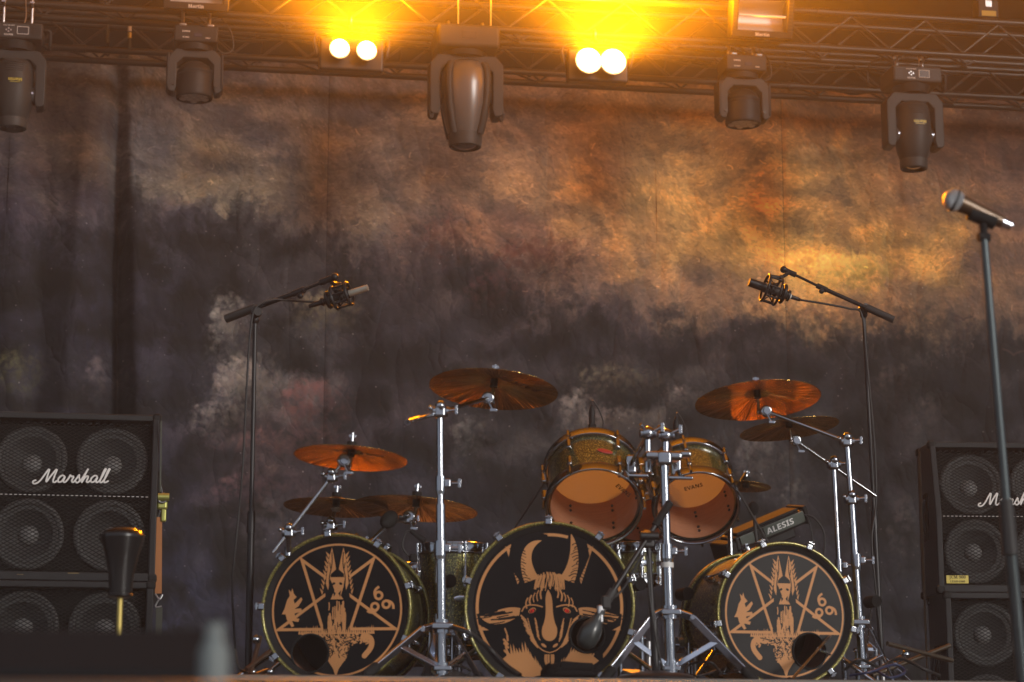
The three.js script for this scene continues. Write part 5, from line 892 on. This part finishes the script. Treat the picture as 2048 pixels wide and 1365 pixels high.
// ---- loose cables and hardware on the riser, one by one
const loose = [
  [[[1690, 1340], [1720, 1320], [1760, 1335], [1800, 1318], [1850, 1340], [1880, 1352]], -8.2, 0.006, M.cable, 'thick black cable snaking on the riser at the lower right'],
  [[[1700, 1352], [1740, 1345], [1790, 1330], [1810, 1345], [1780, 1356], [1750, 1340]], -8.0, 0.005, S(lin(0.02, 0.03, 0.08), 0.5), 'dark blue cable coiled at the lower right beside the stand'],
  [[[1440, 1345], [1420, 1325], [1380, 1330], [1372, 1348], [1400, 1352], [1440, 1340]], -7.5, 0.0045, M.cable, 'black cable loop on the riser between tom stand and right bass drum'],
  [[[905, 1255], [940, 1268], [980, 1300], [1010, 1330], [1040, 1352]], -7.3, 0.0085, M.cable, 'thick black hose curving in front of the middle bass drum at left'],
  [[[880, 1350], [905, 1332], [940, 1342], [925, 1356], [890, 1352]], -7.5, 0.004, M.cable, 'small black cable loop at the foot of the thick chrome pole'],
  [[[470, 1300], [480, 1340], [520, 1350], [560, 1356], [600, 1356]], -8.0, 0.005, M.cable, 'black cable on the floor below the left overhead stand'],
];
for (const [pts, z, r, m, lab] of loose) single('loose_cable', [tube(pts.map(([x, y], i) => at(x, y, z + 0.05 * Math.sin(i * 2))), r, 90)], m, lab, 'cable', 'loose cables around the kit');
function pedal(px, z, label) { // bass drum pedal: foot board, frame, chain wheel, beater
  const p = at(px, 1350, z), t = thing('bass_drum_pedal', label, 'pedal', V(p.x, RISER, z), 0.3, 'pedals and small hardware at the drums');
  part(t, 'base_plate', box(0.1, 0.012, 0.26, 0, 0.008, 0, 0.004), M.blackMetal); const fb = box(0.085, 0.01, 0.25, 0, 0.05, 0.0, 0.004); fb.rotateX(0.2); part(t, 'foot_board', fb, M.steel);
  for (const s of [-1, 1]) part(t, 'post', rod(V(s * 0.045, 0.01, -0.1), V(s * 0.045, 0.2, -0.1), 0.009), M.chrome);
  const ax = part(t, 'axle', rod(V(-0.06, 0.19, -0.1), V(0.06, 0.19, -0.1), 0.008), M.chrome); part(ax, 'chain_wheel', rod(V(-0.012, 0.19, -0.1), V(0.012, 0.19, -0.1), 0.03, 0.03, 20), M.chromeWorn);
  part(ax, 'beater_rod', rod(V(0, 0.19, -0.1), V(0, 0.38, -0.05), 0.004), M.chrome); part(ax, 'beater', rod(V(0, 0.38, -0.08), V(0, 0.38, -0.02), 0.024, 0.024, 18), M.foam);
  part(t, 'spring', rod(V(0.075, 0.05, -0.1), V(0.075, 0.18, -0.1), 0.009), M.steel);
}
pedal(905, -7.95, 'chrome bass drum pedal behind the foot of the thick chrome pole');
pedal(1290, -7.95, 'chrome bass drum pedal right of the middle bass drum');
pedal(1385, -8.3, 'chrome bass drum pedal by the shell of the right bass drum');
pedal(1765, -8.5, 'chrome pedal among the cables at the lower right');
{ // fallen stand legs, lower right
  const t = thing('folded_stand', 'dull metal folded stand lying among the cables at the lower right', 'folded stand', onRiser(at(1760, 1352, -8.45)));
  for (const [a, b] of [[[1745, 1352], [1900, 1292]], [[1775, 1288], [1905, 1322]], [[1748, 1345], [1812, 1310]]]) wpart(t, 'tube', rod(at(a[0], a[1], -8.4), at(b[0], b[1], -8.55), 0.009), S(lin(0.13, 0.1, 0.07), 0.4, 0.8, { roughnessMap: texScuff }));
  wpart(t, 'joint', [ball(at(1812, 1310, -8.46), 0.018), ball(at(1790, 1330, -8.44), 0.015)], M.chrome);
}
{ // folded stand at the left foot of the kit
  const t = thing('folded_stand', 'dark folded leg and clamp on the floor left of the left bass drum', 'folded stand', onRiser(at(505, 1352, -7.95)));
  for (const [a, b] of [[[500, 1350], [520, 1275]], [[492, 1340], [545, 1300]], [[508, 1352], [535, 1342]]]) wpart(t, 'tube', rod(at(a[0], a[1], -7.9), at(b[0], b[1], -8.0), 0.0085), S(lin(0.12, 0.07, 0.045), 0.45, 0.8));
  wpart(t, 'joint', [ball(at(512, 1280, -7.95), 0.016), ball(at(505, 1345, -7.92), 0.014), ball(at(540, 1345, -7.95), 0.014)], M.chrome);
}

renderer.render(scene, camera);
